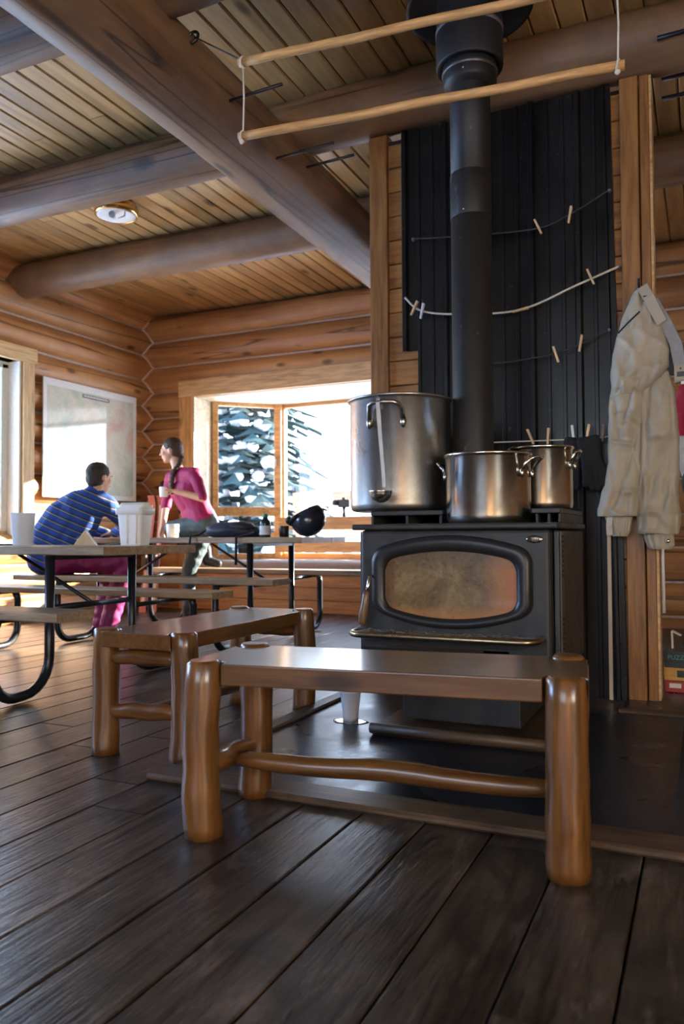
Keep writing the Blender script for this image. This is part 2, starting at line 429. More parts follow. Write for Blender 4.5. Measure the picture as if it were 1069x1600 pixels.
OUT = [(-5.14, 7.26), (-5.14, 7.60), (-4.56, 8.20), (-1.83, 8.20), (-1.26, 7.60), (-1.26, 7.26)]
poly_slab('soffit', OUT, 2.345, 2.40, M_LIN, w2)
poly_slab('seat_deck', [(-5.12, 7.25)]+OUT[1:-1]+[(-1.27, 7.25)], .40, .44, M_HEADER, w2)
GZ0, GZ1 = .60, 2.305
for i, (a, b) in enumerate(zip(P[:-1], P[1:])):
    a = Vector((*a, 0)); b = Vector((*b, 0)); d = b-a; L = d.length; rz = math.atan2(d.y, d.x)
    fw = .065
    Mx = Matrix.Translation(a) @ Matrix.Rotation(rz, 4, 'Z')
    for (x0, x1, z0, z1) in ((0, fw, .44, 2.345), (L-fw, L, .44, 2.345)):
        MB().box(x0, x1, -.03, .05, z0, z1, Mx).build('stile', M_TRIM, w2, bevel=.005)
    for (z0, z1) in ((.44, GZ0), (GZ1, 2.345)):
        MB().box(fw, L-fw, -.028, .05, z0, z1, Mx).build('rail', M_TRIM, w2, bevel=.005)
    MB().box(fw, L-fw, .008, .014, GZ0, GZ1, Mx).build('pane', M_GLASS, w2)
    if i == 0: MB().box(L-fw-.005, L-fw+.02, -.06, -.03, 1.62, 1.70, Mx).build('latch', plain('latch_metal', (.6, .55, .45), .3, .8), w2)
for px_ in (P[1], P[2]):
    MB().box(px_[0]-.045, px_[0]+.045, px_[1]-.075, px_[1]+.03, .44, 2.345).build('post', M_TRIM, w2, bevel=.006)
# seat front boards, sill shelf
for i in range(3): hboard('plank', -5.14, -1.26, .005+i*.132, .129, .03, M_TRIMD, w2, 7.235)
MB().box(-5.14, -1.26, 7.2, 7.3, .40, .437).build('shelf_edge', M_HEADER, w2, bevel=.006)
for (z0, z1) in ((.87, 1.015), (.61, .735)):
    hboard('backrest_board', -4.50, -1.90, z0, z1-z0, .03, M_TRIM, w2, 8.0)
a = Vector((*P[0], 0)); b = Vector((*P[1], 0)); rz = math.atan2(b.y-a.y, b.x-a.x)
for (z0, z1) in ((1.03, 1.135), (.75, .84)):
    Mx = Matrix.Translation(a) @ Matrix.Rotation(rz, 4, 'Z')
    MB().box(.0, .80, -.075, -.045, z0, z1, Mx).build('backrest_board', M_TRIM, w2, bevel=.004)
# ------------------------------------------------------------------ partition behind the stove
wp = structure('wall_partition')
MB().box(-1.66, -.24, 4.10, 4.22, 0, 3.02).build('backing', M_DARK, wp)
z = .0
while z < 2.98:
    h = min(.136, 3.02-z)
    hboard('plank', -1.60, -.28, z, h-.004, .025, M_TRIMD, wp, 4.075+rnd.uniform(0, .002)); z += .136
vboard('trim_board', 0, 3.04, .105, .035, M_TRIMD, wp, -1.628, 4.05)
vboard('trim_board', 0, 3.04, .085, .035, M_TRIMD, wp, -.302, 4.04)
vboard('trim_board', 0, 3.04, .045, .03, M_TRIMD, wp, -.232, 4.05)
MB().box(-.21, -.198, 4.06, 4.2, 0, 3.04).build('corner_strip', M_HEADER, wp)
MB().box(-1.685, -1.66, 4.06, 4.22, 0, 3.04).build('corner_strip', M_TRIMD, wp)
MB().box(-.197, -.1955, 4.09, 4.15, 2.12, 2.26).build('sticker', plain('sticker_paper', (.6, .62, .75), .5), wp)
MB().tube([(-.185, 4.1, .98), (-.182, 4.1, .42)], .008, 6).build('white_strip', M_WHITE, wp)
# ------------------------------------------------------------------ ribbed metal sheet
def rib_profile(x0, x1):
    pts = [(x0, 0)]; k = 0; x = -1.495
    while x < x1:
        shape = ((0, 0), (.010, -.020), (.030, -.020), (.040, 0)) if k % 3 == 0 else ((.012, 0), (.016, -.005), (.030, -.005), (.034, 0))
        for dx, dy in shape:
            if x0+1e-4 < x+dx < x1-1e-4: pts.append((x+dx, dy))
        x += .077; k += 1
    pts.append((x1, 0)); return pts
m = MB()
for (x0, x1, z0, z1) in ((-1.495, -.39, 1.81, 3.035), (-1.405, -.385, .0, 1.81)):
    pf = rib_profile(x0, x1)
    fr = [[Vector((px, 4.06+py, z)) for px, py in pf] for z in (z0, z1)]
    n = len(pf); vs = fr[0]+fr[1]; m.add(vs, [(j, j+1, n+j+1, n+j) for j in range(n-1)])
    m.add([v+Vector((0, .004, 0)) for v in vs], [(j+1, j, n+j, n+j+1) for j in range(n-1)])
def edge_strip(xa, xb, w, y0):  # folded edge flashing, leaning with the sheet edge
    m.loops([[Vector((x+dx, y, z)) for dx, y in ((0, y0), (w, y0), (w, 4.072), (0, 4.072))] for x, z in ((xa, 3.03), (xb, 0))], smooth=False)
edge_strip(-.412, -.372, .024, 4.035); edge_strip(-.430, -.392, .012, 4.03)
tag(m.build('metal_sheet', M_SHEET), 'tall black ribbed metal heat sheet on the wall behind the stove', 'metal sheet')
# ------------------------------------------------------------------ hearth
h = structure('trim_1')
MB().box(-1.60, -.09, 2.24, 3.72, -.002, .008).build('hearth_plate', M_HEARTH, h)
MB().box(-.05, .75, 2.24, 3.72, -.002, .006).build('hearth_plate', M_HEARTH, h)
MB().box(-.35, .9, 3.79, 4.6, -.002, .006).build('floor_plate', M_HEARTH, h)
M_EDGE = wood('hearth_edging', (.045, .028, .016), (.16, .10, .06), 'X', (.35, .55), 8, .15, .5, .3, stain=((.02, .014, .01), .7, 4))
board('edging', 2.5, .13, .024, M_EDGE, h, (-1.68, 2.165, 0), 0, .008)
board('edging', 1.5, .075, .024, M_EDGE, h, (-1.635, 2.235, 0), pi/2, .008)
board('edging', 1.5, .04, .02, M_DARK, h, (-.07, 2.235, -.004), pi/2, .006)
board('edging', 1.3, .065, .02, M_EDGE, h, (-.36, 3.755, 0), 0, .006)

# ------------------------------------------------------------------ wood stove (own frame: x across, y depth from the front face, z up)
SX, SY = -.890, 2.95
st = thing('wood_stove', 'black cast iron wood stove with arched sooty glass door on a pedestal', 'stove', (SX, SY, 0))
m = MB(); m.box(-.24, .24, .09, .66, .055, .335); m.build('pedestal', M_IRON, st, bevel=.006)
m = MB(); m.box(-.33, .40, -.03, .70, .008, .04); m.build('base_board', M_EDGE, st, bevel=.006)
m = MB(); m.tube([(-.33, -.035, .036), (.40, -.035, .036)], .021, 10); m.build('base_moulding', M_EDGE, st)
m = MB(); m.box(-.385, .375, 0, .68, .335, .822); m.build('firebox', M_IRON, st, bevel=.016, seg=3)
m = MB(); m.box(-.375, .365, .02, .66, .27, .34); m.build('ash_drawer', M_IRON, st, bevel=.006)
m = MB(); m.box(-.412, .408, -.03, .70, .822, .845); m.build('top_plate', M_IRON, st, bevel=.008, seg=3)
m = MB()                                           # raised convection deck, open in the middle
m.box(-.385, -.07, .11, .70, .882, .902); m.box(.285, .395, .11, .70, .882, .902); m.box(-.07, .285, .36, .70, .882, .902)
m.box(-.385, .395, .69, .70, .845, .882)
for bx in (-.385, -.23, -.085, .30, .345, .385): m.box(bx, bx+.012, .112, .70, .845, .882)
m.build('raised_deck', M_IRON, st, bevel=.003, seg=1)
m = MB().box(-.38, .39, .30, .69, .845, .852); m.build('deck_shade_sheet', M_DARK, st)  # dark sheet standing in for the shade under the raised deck
for sx, nm in ((1, 'side_panel'), (-1, 'side_panel')):
    x0, x1 = (.378, .398) if sx > 0 else (-.408, -.388)
    sp = MB().box(x0, x1, .05, .68, .28, .815).build(nm, M_IRON, st, bevel=.004)
    strip = MB().box(x1-.001 if sx > 0 else x0-.004, x1+.004 if sx > 0 else x0+.001, .075, .135, .285, .812).build('vent_strip', plain('vent_strip_steel', (.10, .10, .105), .4, .6), sp)
    mv = MB()
    for z0, z1 in ((.64, .80), (.31, .49)):
        z = z0
        while z < z1:
            xx = x1 if sx > 0 else x0
            mv.box(xx-.006, xx+.006, .09, .122, z, z+.009); z += .0185
    mv.build('vent_slots', M_DARK, sp)['kind'] = 'stuff'
# arched door
def arch(a, top, sag, bot, bsag, q=26, n=40):
    pts = []
    for i in range(n):
        t = -1+2*i/(n-1); x = a*math.copysign(1-(1-abs(t))**1.9, t)
        u = abs(x)/a; pts.append((x, top - sag*u*u - .04*u**q))
    for i in range(n):
        t = 1-2*i/(n-1); x = a*math.copysign(1-(1-abs(t))**1.9, t)
        u = abs(x)/a; pts.append((x, bot + bsag*u*u + .034*u**q))
    return pts
def arch_loop(a, top, sag, bot, bsag, y, cx=-.008): return [Vector((cx+x, y, z)) for x, z in arch(a, top, sag, bot, bsag)]
O_ = (.318, .800, .058, .440, .066); I_ = (.262, .738, .038, .478, .042)
def lerp(t): return tuple(o+(i-o)*t for o, i in zip(O_, I_))
door = MB().loops([arch_loop(*lerp(0), .004), arch_loop(*lerp(0), -.022), arch_loop(*lerp(.08), -.033), arch_loop(*lerp(.35), -.040), arch_loop(*lerp(.7), -.036),
                   arch_loop(*lerp(.93), -.030), arch_loop(*lerp(1), -.020), arch_loop(*lerp(1), .004)], False, False).build('door', plain('door_iron', (.022, .022, .023), .36, .2), st)
def _soot_glow():
    t = NT('soot_glow_glass'); tc = t.n('TexCoord'); sp = t.n('SeparateXYZ'); t.l(tc.outputs['Object'], sp.inputs[0])
    v = t.coords((1, 1, 1)); n1 = t.noise(v, 7, 6, .7, .5); n2 = t.noise(v, 60, 4, .7)
    c = t.ramp(n1, [(.3, (.050, .026, .010)), (.5, (.17, .105, .040)), (.7, (.30, .22, .11))])
    c = t.mix(t.ramp(n2, [(.55, 0.), (.72, .35)]), c, (.40, .32, .20))
    mr = t.n('MapRange'); mr.inputs['From Min'].default_value = .12; mr.inputs['From Max'].default_value = .26; t.l(sp.outputs['X'], mr.inputs[0])
    c = t.mix(t.ramp(mr.outputs[0], [(0, 0.), (1, .85)]), c, (.42, .12, .02))  # glow painted into the soot colour towards the right edge
    mz = t.n('MapRange'); mz.inputs['From Min'].default_value = .53; mz.inputs['From Max'].default_value = .48; t.l(sp.outputs['Z'], mz.inputs[0])
    c = t.mix(t.ramp(mz.outputs[0], [(0, 0.), (1, .6)]), c, (.48, .19, .05))  # bottom edge tinted orange
    m2 = t.n('MapRange'); m2.inputs['From Min'].default_value = .66; m2.inputs['From Max'].default_value = .74; t.l(sp.outputs['Z'], m2.inputs[0])
    c = t.mix(t.ramp(m2.outputs[0], [(0, 0.), (1, .6)]), c, (.05, .038, .028))
    ml = t.n('MapRange'); ml.inputs['From Min'].default_value = -.20; ml.inputs['From Max'].default_value = -.26; t.l(sp.outputs['X'], ml.inputs[0])
    c = t.mix(t.ramp(ml.outputs[0], [(0, 0.), (1, .6)]), c, (.10, .035, .015))
    t.set(Base_Color=c, Roughness=t.ramp(n2, [(.3, .22), (.7, .42)]), Coat_Weight=.3); return t.m
gl = MB(); gl.add(arch_loop(*I_, -.016), [tuple(reversed(range(80)))]); gl.build('glass', _soot_glow(), door)
hd = MB().tube([(-.322, -.02, .64), (-.322, -.055, .635), (-.326, -.062, .60), (-.332, -.066, .575)], .007, 8).build('handle', M_CHROME, door)
MB().tube([(-.331, -.066, .578), (-.333, -.067, .565), (-.337, -.069, .53), (-.343, -.072, .49), (-.348, -.074, .455), (-.349, -.075, .445)], [.010, .014, .016, .0185, .017, .010], 12).build('grip', wood('handle_wood', (.10, .045, .018), (.20, .10, .04), 'Z', coat=.4), hd)
bd = MB().ell((0, 0, 0), (.031, .005, .0145), 20, 8).build('badge', steel('badge_metal', (.42, .40, .36), sc=40), st, (.318, -.002, .783))
mm = MB()
for i in range(6): mm.box(-.019+i*.0066, -.0145+i*.0066, -.0075, -.004, -.005, .005)
mm.build('badge_lettering', M_DARK, bd)
# ash shelf with a worn brassy rim
def shelf_pts(o, z):
    a = .372+o-.012; y0 = -.012; y1 = -.145-o; r = .06; pts = [(-a, y0)]
    for k in range(7): t = pi/2*k/6; pts.append((-a+r-r*cos(t), y1+r-r*sin(t)))
    for k in range(7): t = pi/2*k/6; pts.append((a-r+r*sin(t), y1+r-r*cos(t)))
    pts.append((a, y0)); return [Vector((x-.018, y, z)) for x, y in pts]
M_ASH = plain('ash_dusted_iron', (.20, .18, .145), .75, var=.5, scale=26, bump=.3)
sh = MB().loops([shelf_pts(0, .405), shelf_pts(0, .424)], smooth=False).build('ash_shelf', M_ASH, st)
MB().tube(shelf_pts(.002, .418), .0125, 8).build('shelf_rim', steel('worn_brass_rim', (.46, .36, .22), (.25, .4), (.10, .08, .06), .7, 14), sh)
m = MB()
rr = random.Random(3)
for i in range(70):
    x = rr.uniform(-.33, .28); y = rr.uniform(-.13, -.03); s = rr.uniform(.002, .007)
    m.ell((x, y, .424+s*.5), (s*rr.uniform(1, 2.4), s*1.4, s*.7), 6, 4)
o = m.build('ash_crumbs', plain('charcoal_crumbs', (.10, .08, .06), .9, var=.6), sh); o['kind'] = 'stuff'
m = MB().box(.12, .27, -.004, 0, .345, .372); m.build('draught_plate', M_IRON, st, bevel=.003)
m = MB().box(-.27, .22, -.004, 0, .352, .362); m.build('draught_slot', M_DARK, st)

# ------------------------------------------------------------------ flue pipe
px, py = -.908, 3.35
sp = thing('stove_pipe', 'tall black flue pipe rising from the stove to the ceiling', 'pipe', (px, py, .902))
MB().lathe([(.088, .0), (.088, 1.46), (.086, 1.462), (.086, 1.475), (.0885, 1.477), (.0885, 1.90)], 40).build('lower_pipe', M_PIPE, sp)
MB().lathe([(.089, 1.285), (.0905, 1.29), (.0905, 1.475), (.089, 1.48)], 40).build('pipe_joint', M_PIPE, sp)
MB().lathe([(.088, 1.86), (.112, 1.875), (.118, 1.89), (.118, 1.985), (.112, 1.99), (.112, 2.02)], 40).build('adapter', M_PIPE, sp)
MB().lathe([(.119, 1.925), (.1225, 1.93), (.1225, 1.937), (.119, 1.942)], 40).build('band', plain('flue_band', (.11, .10, .095), .4, .6), sp)
MB().lathe([(.118, 1.965), (.144, 1.955), (.147, 1.965), (.147, 2.13), (.145, 2.135), (.145, 2.455)], 44).build('chimney', M_PIPE, sp)
MB().lathe([(.1455, 2.105), (.149, 2.11), (.149, 2.125), (.1455, 2.13)], 44).build('band', plain('flue_band_light', (.20, .19, .185), .45, .5), sp)
MB().lathe([(.145, 2.232), (.26, 2.226), (.278, 2.222), (.280, 2.226), (.26, 2.234), (.145, 2.242)], 48).build('heat_shield', plain('shield_black', (.012, .012, .013), .45), sp)
for (a, z) in ((-95, 1.30), (-88, 1.90), (-92, 1.985)):
    MB().ell((.091*cos(R_(a)), .091*sin(R_(a)), z) if z < 1.5 else (.121*cos(R_(a)), .121*sin(R_(a)), z), (.004, .004, .004), 8, 6).build('screw', M_CHROME, sp)

# ------------------------------------------------------------------ pots
def pot(name, label, x, y, z, r, H, mat, rim=.012, hz=.85, hang=(0, pi), hw=.055, hd=.045, rz=0, hr=.007, drop=.03):
    t = thing(name, label, 'pot', (x, y, z), rz, 'stockpots on the stove')
    MB().lathe([(0, 0), (r-.03, 0), (r-.012, .003), (r-.003, .012), (r, .03), (r, H-.014), (r+rim*.6, H-.008), (r+rim, H-.003), (r+rim*.9, H+.003),
                (r+rim*.3, H+.004), (r-.003, H-.004), (r-.004, .02), (r-.02, .006), (0, .006)], 56).build('body', mat, t)
    for a in hang:
        ca, sa = cos(a), sin(a)
        def q(u, v, w): return (u*(-sa) + (r+v)*ca, u*ca + (r+v)*sa, w)
        zt = H*hz
        m = MB().tube([q(-hw, .006, zt-drop), q(-hw*.98, .016, zt-.008), q(-hw*.86, hd*.72, zt+.012), q(-hw*.6, hd, zt+.018), q(0, hd*1.02, zt+.02), q(hw*.6, hd, zt+.018), q(hw*.86, hd*.72, zt+.012), q(hw*.98, .016, zt-.008), q(hw, .006, zt-drop)], hr, 10)
        ho = m.build('handle', M_CHROME if mat is M_POT else M_POTBIG, t)
        for s in (-1, 1):
            m = MB(); m.ell(q(s*hw, .003, zt-drop-.012), (.014, .014, .026) if mat is M_POTBIG else (.010, .010, .018), 12, 8, None)
            m.build('rivet_plate', steel('rivet_plate_metal', (.5, .49, .47)) if 'rp' not in MATS else MATS['rp'], ho)
    return t
MATS['rp'] = steel('rivet_plate_metal', (.5, .49, .47))
pot('stockpot', 'largest dented stockpot at the back left of the stove, ladle on its handle', -1.216, 3.26, .9025, .219, .488, M_POTBIG, .012, .87, (R_(-84), R_(96)), .072, .06, 0, .010, .045)
pot('stockpot', 'shiny wide stockpot at the front of the stove before the flue pipe', -.787, 3.115, .846, .168, .272, M_POT, .008, .86, (R_(-14), R_(166)), .045, .055, 0, .006)
pot('stockpot', 'small shiny stockpot at the back right of the stove beside the gloves', -.637, 3.44, .9025, .134, .268, M_POT, .008, .86, (R_(-8), R_(172)), .036, .035, 0, .005)
# ladle hooked over the big pot handle
lx, ly = -1.199, 2.966
ld = thing('ladle', 'steel soup ladle hanging from the handle of the largest stockpot', 'ladle', (lx, ly, .974))
m = MB()
hp = [(-.002, .030, .345), (-.002, .032, .372), (-.001, .018, .386), (0, .002, .384), (.001, -.006, .368), (.010, -.008, .25), (.024, -.010, .09), (.029, -.010, .02)]
sec = []
for i, p in enumerate(hp):
    p = Vector(p); w = .0085 if i < 6 else .0075
    t_ = Vector((0, .003, 0)) if 3 < i else Vector((0, 0, .003)) if i in (2, 3) else Vector((0, .003, 0))
    sec.append([p+Vector((-w, 0, 0))-t_, p+Vector((w, 0, 0))-t_, p+Vector((w, 0, 0))+t_, p+Vector((-w, 0, 0))+t_])
m.loops(sec, smooth=False); m.build('ladle_handle', plain('brushed_steel', (.62, .60, .57), .42, .75), ld)
prof = [(.046*sin(pi/2*k/8), -.046*cos(pi/2*k/8)*.95) for k in range(9)] + [(.048, .004), (.046, .005), (.043, 0)] + [(.043*sin(pi/2*k/8), -.043*cos(pi/2*k/8)*.95) for k in range(7, -1, -1)]
MB().lathe(prof, 28, (.030, -.052, .0)).build('ladle_bowl', M_POT, ld)

# ------------------------------------------------------------------ log benches
def bench(name, label, loc, rz, L, Wd, H, legs, seed, endrail=None):
    t = thing(name, label, 'bench', loc, rz, 'log benches around the stove')
    lr = random.Random(seed)
    cs = [(-L/2, -Wd/2), (L/2, -Wd/2), (L/2, Wd/2), (-L/2, Wd/2)]
    # slab outline with a notch scribed round every leg
    ox, oy = L/2+.052, Wd/2+.012; nr = legs+.005; out = []
    for i, (cx, cy) in enumerate(cs):
        sx, sy = (1 if cx > 0 else -1), (1 if cy > 0 else -1)
        dx, dy = ox-abs(cx), oy-abs(cy)
        ax = math.sqrt(max(nr*nr-dy*dy, 1e-6)); ay = math.sqrt(max(nr*nr-dx*dx, 0))
        # arc from the long edge point to the short edge point, bulging into the slab
        p0 = (sx*(abs(cx)-ax), sy*oy); p1 = (sx*ox, sy*(abs(cy)-ay))
        a0 = math.atan2(p0[1]-cy, p0[0]-cx); a1 = math.atan2(p1[1]-cy, p1[0]-cx)
        inner = math.atan2(-sy, -sx)
        def un(a, r): return r + ((a-r+pi) % (2*pi)) - pi
        a0, a1 = un(a0, inner), un(a1, inner)
        arc = [(cx+nr*cos(a0+(a1-a0)*k/10), cy+nr*sin(a0+(a1-a0)*k/10)) for k in range(11)]
        # walk counter-clockwise: corner order SW, SE, NE, NW
        if i in (0, 2): arc.reverse()
        if out:
            q0 = out[-1]; q1 = arc[0]
            for k in range(1, 12):
                f = k/12; wx = q0[0]+(q1[0]-q0[0])*f; wy = q0[1]+(q1[1]-q0[1])*f
                w_ = .007*nz(f*4, seed+i*2)*sin(pi*f)
                out.append((wx + (w_ if i == 2 or i == 0 else 0), wy + (w_ if i in (1, 3) else 0)))
        out += arc
    zt, th = H-.008, .056
    m = MB().loops([[Vector((x, y, z)) for x, y in out] for z in (zt-th, zt)], smooth=False)
    m.build('seat', M_BENCHX, t, bevel=.009, seg=3)
    for i, (cx, cy) in enumerate(cs):
        rings = []; n = 20; K = 16
        bend = lr.uniform(0, 2*pi)
        for k in range(K+1):
            z = H*k/K; f = k/K
            off = .010*sin(pi*f)*(1 + nz(f*3, seed+i))
            rr = legs*(1.05-.10*f)*(1+.10*nz(f*3.5, seed*3+i*7, 2)+.06*nz(f*9, seed+i, 5))
            if k == K: rr *= .80
            elif k == K-1: z = H-.008; rr *= .95
            if k == 0: rr *= .96
            ring = []
            for j in range(n):
                a = 2*pi*j/n; q = rr*(1+.05*nz(cos(a)*1.5+seed+i, sin(a)*1.5, f*4))
                ring.append(Vector((cx+off*cos(bend)+q*cos(a), cy+off*sin(bend)+q*sin(a), z)))
            rings.append(ring)
        MB().loops(rings).build('leg', M_BENCH, t)
    zs = H*.36
    def rail(p, q, r, mat, sd):
        p, q = Vector(p), Vector(q); pts = []; rs = []
        for k in range(13):
            f = k/12; pts.append(p.lerp(q, f)+Vector((.012*nz(f*3, sd), .012*nz(f*3, sd, 4), .012*nz(f*3, sd, 8))))
            rs.append(r*(.72+.42*sin(pi*f)**.5)*(1+.10*nz(f*5, sd, 11)))
        MB().tube(pts, rs, 14).build('stretcher', mat, t)
    for sx in (-1, 1): rail((sx*L/2, -Wd/2+.02, zs), (sx*L/2, Wd/2-.02, zs), .027, M_BENCHY, seed+sx)
    rail((-L/2+.0, 0, zs-.01), (L/2-.0, 0, zs-.02), .026, M_BENCHX, seed+9)
    if endrail:
        rail((-L/2, -Wd/2+.02, H-.10), (-L/2, Wd/2-.02, H-.10), .026, M_BENCHY, seed+4)
        rail((L/2, -Wd/2+.02, H-.10), (L/2, Wd/2-.02, H-.10), .026, M_BENCHY, seed+5)
    return t
bench('log_bench', 'varnished log bench standing in front of the wood stove', (-.790, 2.016, 0), R_(8.0), .938, .345, .468, .050, 5)
bench('log_bench', 'varnished log bench left of the stove, standing end on', (-1.866, 2.785, 0), R_(91), .95, .345, .462, .050, 23, True)

# ------------------------------------------------------------------ cup on the hearth and its spill
cu = thing('plastic_cup', 'translucent plastic cup standing in a puddle on the hearth', 'cup', (-1.39, 3.10, .0085))
M_CUP = NT('frosted_cup'); M_CUP.set(Base_Color=(.82, .86, .92), Roughness=.35, Transmission_Weight=.3, IOR=1.2); M_CUP = M_CUP.m
MB().lathe([(0, .002), (.031, .002), (.033, 0), (.034, .02), (.033, .022), (.044, .12), (.0455, .122), (.0455, .126), (.0425, .124), (.031, .024), (.029, .008), (0, .008)], 28).build('cup', M_CUP, cu)
m = MB(); L = []
for rr_, z in ((1, 0), (.97, .0015), (.8, .002)):
    L.append([Vector((rr_*(.07+.024*nz(2*cos(a), 2*sin(a), 4))*1.15*cos(a), rr_*(.055+.02*nz(2*cos(a), 2*sin(a), 7))*sin(a), z)) for a in [2*pi*k/40 for k in range(40)]])
m.loops(L); pud = m.build('water_puddle', plain('spilt_water', (.09, .10, .11), .04, 0, Coat_Weight=1.0), None, (-1.385, 3.085, .0085))
tag(pud, 'small spilt water puddle around the cup on the hearth', 'puddle')

# ------------------------------------------------------------------ picnic tables
def picnic(name, label, x_end, L, yc, Wd, zt, zb, ynear, yfar, bw, legx, nseed, shift_far=0):
    t = thing(name, label, 'picnic table', (x_end, yc, 0), 0, 'picnic tables in the cabin')
    pw = Wd/3
    for i in range(3): board('tabletop_plank', L+rnd.uniform(-.006, .006), pw-.005, .042, M_TABLE, t, (-L, -Wd/2+pw*(i+.5), zt-.042), 0, .005)
    board('bench_plank', L, bw, .042, M_TABLE, t, (-L, ynear-yc, zb-.042), 0, .006)
    board('bench_plank', L, bw, .042, M_TABLE, t, (-L+shift_far, yfar-yc, zb-.042), 0, .006)
    yn, yf = ynear-yc, yfar-yc
    for lx in legx:
        fr = MB().box(lx-.02, lx+.02, -Wd/2+.05, Wd/2-.05, zt-.068, zt-.042).build('crossbar', M_STEELB, t)
        for s, yb in ((-1, yn), (1, yf)):
            u = s*(Wd/2-.06); e = yb
            pts = [(lx, u, zt-.05), (lx, u, .20)]
            for k in range(1, 7): a = pi/2*k/6; pts.append((lx, u+s*.17*(1-cos(a)), .20-.17*sin(a)))
            pts.append((lx, e-s*.02, .028))
            for k in range(1, 7): a = pi/2*k/6; pts.append((lx, e-s*.02+s*.13*sin(a), .028+.13*(1-cos(a))))
            pts += [(lx, e+s*.11, zb-.10), (lx, e+s*.09, zb-.055)]
            MB().tube(pts, .025, 10).build('tube_leg', M_STEELB, t)
            MB().box(lx-.02, lx+.02, min(e-.11, e+.11), max(e-.11, e+.11), zb-.062, zb-.042).build('bench_bracket', M_STEELB, t)
            MB().tube([(lx, u, zb-.055), (lx, e-s*.08, zb-.052)], .014, 8).build('bench_strut', M_STEELB, t)
        d = -1 if lx > -L/2 else 1
        MB().tube([(lx, 0, .44), (lx+d*.55, 0, zt-.05)], .011, 8).build('brace', M_STEELB, t)
        MB().tube([(lx, -Wd/2+.06, .44), (lx, Wd/2-.06, .44)], .016, 8).build('tie_bar', M_STEELB, t)
    return t
picnic('picnic_table', 'picnic table nearest the camera at the left with a white plastic bin on top', -2.62, 2.3, 3.33, .75, .752, .458, 2.775, 4.14, .235, (-.40, -1.95), 1, -.1)
picnic('picnic_table', 'picnic table in front of the bay window with a helmet on top', -2.55, 2.3, 5.235, .75, .792, .515, 4.58, 5.95, .235, (-.45, -1.85), 2, .2)
# ------------------------------------------------------------------ things on the picnic tables
def frustum_box(m, cx, cy, z0, z1, w0, d0, w1, d1, r=.02, n=4):
    def ring(w, d, z):
        pts = []
        for qx, qy, a0 in ((1, 1, 0), (-1, 1, pi/2), (-1, -1, pi), (1, -1, 3*pi/2)):
            for k in range(n+1):
                a = a0+pi/2*k/n; pts.append(Vector((cx+qx*(w/2-r)+r*cos(a), cy+qy*(d/2-r)+r*sin(a), z)))
        return pts
    return ring
t = thing('plastic_bin', 'white ribbed plastic bin with a flared rim on the nearest picnic table', 'bin', (-2.845, 3.46, .752), R_(8))
m = MB(); g = frustum_box(m, 0, 0, 0, 0, 0, 0, 0, 0)
m.loops([g(.122, .11, 0), g(.126, .114, .006), g(.150, .135, .170), g(.150, .135, .173)], True, False)
m.loops([g(.150, .135, .168), g(.168, .152, .170), g(.171, .155, .198), g(.168, .152, .206), g(.150, .135, .203), g(.124, .11, .012)], False, True)
m.build('tub', M_WHITE, t)
MB().loops([g(.146, .130, .150), g(.160, .10, .214), g(.164, .05, .236), g(.150, .045, .232)], True, True).build('paper_liner', M_PAPER, t)
for x in (-.012, .040): MB().tube([(x, -.056, .01), (x*1.2, -.069, .168)], .006, 8).build('rib', M_WHITE, t)
t = thing('tent_card', 'small folded white paper tent card on the nearest picnic table', 'card', (-3.14, 3.40, .752), R_(36))
for s in (-1, 1):
    MB().loops([[Vector((s*.062, y, 0)), Vector((s*.060, y, 0)), Vector((0, y, .083)), Vector((s*.002, y, .0835))] for y in (-.05, .05)], smooth=False).build('card_panel', M_PAPER, t)
MB().loops([[Vector((-.060, y, .001)), Vector((.060, y, .001)), Vector((.001, y, .082)), Vector((-.001, y, .082))] for y in (-.047, -.046)], smooth=False).build('card_panel', plain('tan_card', (.55, .46, .34), .8), t)
t = thing('plastic_tumbler', 'tall clear frosted tumbler on the nearest picnic table by the window', 'cup', (-3.66, 3.44, .752))
MB().lathe([(0, .002), (.052, 0), (.055, .004), (.070, .19), (.0715, .192), (.0685, .19), (.052, .01), (0, .01)], 28).build('tumbler', M_CUP, t)
t = thing('tablet', 'thin dark tablet lying on the nearest picnic table', 'tablet', (-3.86, 3.40, .752), R_(15))
MB().box(-.10, .10, -.075, .075, 0, .010).build('slab', M_BLACK, t, bevel=.003)
MB().box(-.09, .09, -.066, .066, .010, .0107).build('screen', plain('dark_screen', (.01, .012, .018), .06), t)
M_MUG = plain('mug_glaze', (.80, .78, .72), .25, var=.03)
def mug(name, label, loc, r, H, mat, rz):
    t = thing(name, label, 'mug', loc, rz)
    MB().lathe([(0, 0), (r*.82, 0), (r*.86, .004), (r, H), (r*.97, H+.002), (r*.93, H-.002), (r*.8, .008), (0, .008)], 28).build('cup', mat, t)
    MB().tube([(r*.9, 0, H*.78), (r*1.35, 0, H*.80), (r*1.62, 0, H*.6), (r*1.5, 0, H*.35), (r*.86, 0, H*.24)], .006, 8).build('handle', mat, t)
    return t
mug('mug', 'white mug on the far picnic table in front of the woman', (-3.86, 5.15, .792), .052, .105, M_MUG, R_(-20))
mug('mug', 'small black mug between the bottle and the helmet', (-2.86, 5.18, .792), .042, .082, M_BLACK, R_(150))
t = thing('water_bottle', 'dark bottle with pale label and green cap on the far table', 'bottle', (-2.93, 5.02, .792))
MB().lathe([(0, 0), (.038, 0), (.041, .005), (.041, .10), (.038, .118), (.022, .134), (.019, .14), (.019, .150), (0, .150)], 24).build('bottle', plain('dark_glass', (.015, .03, .03), .12), t)
MB().lathe([(.0415, .018), (.042, .02), (.042, .082), (.0415, .084)], 24).build('label', plain('pale_label', (.72, .78, .80), .5), t)
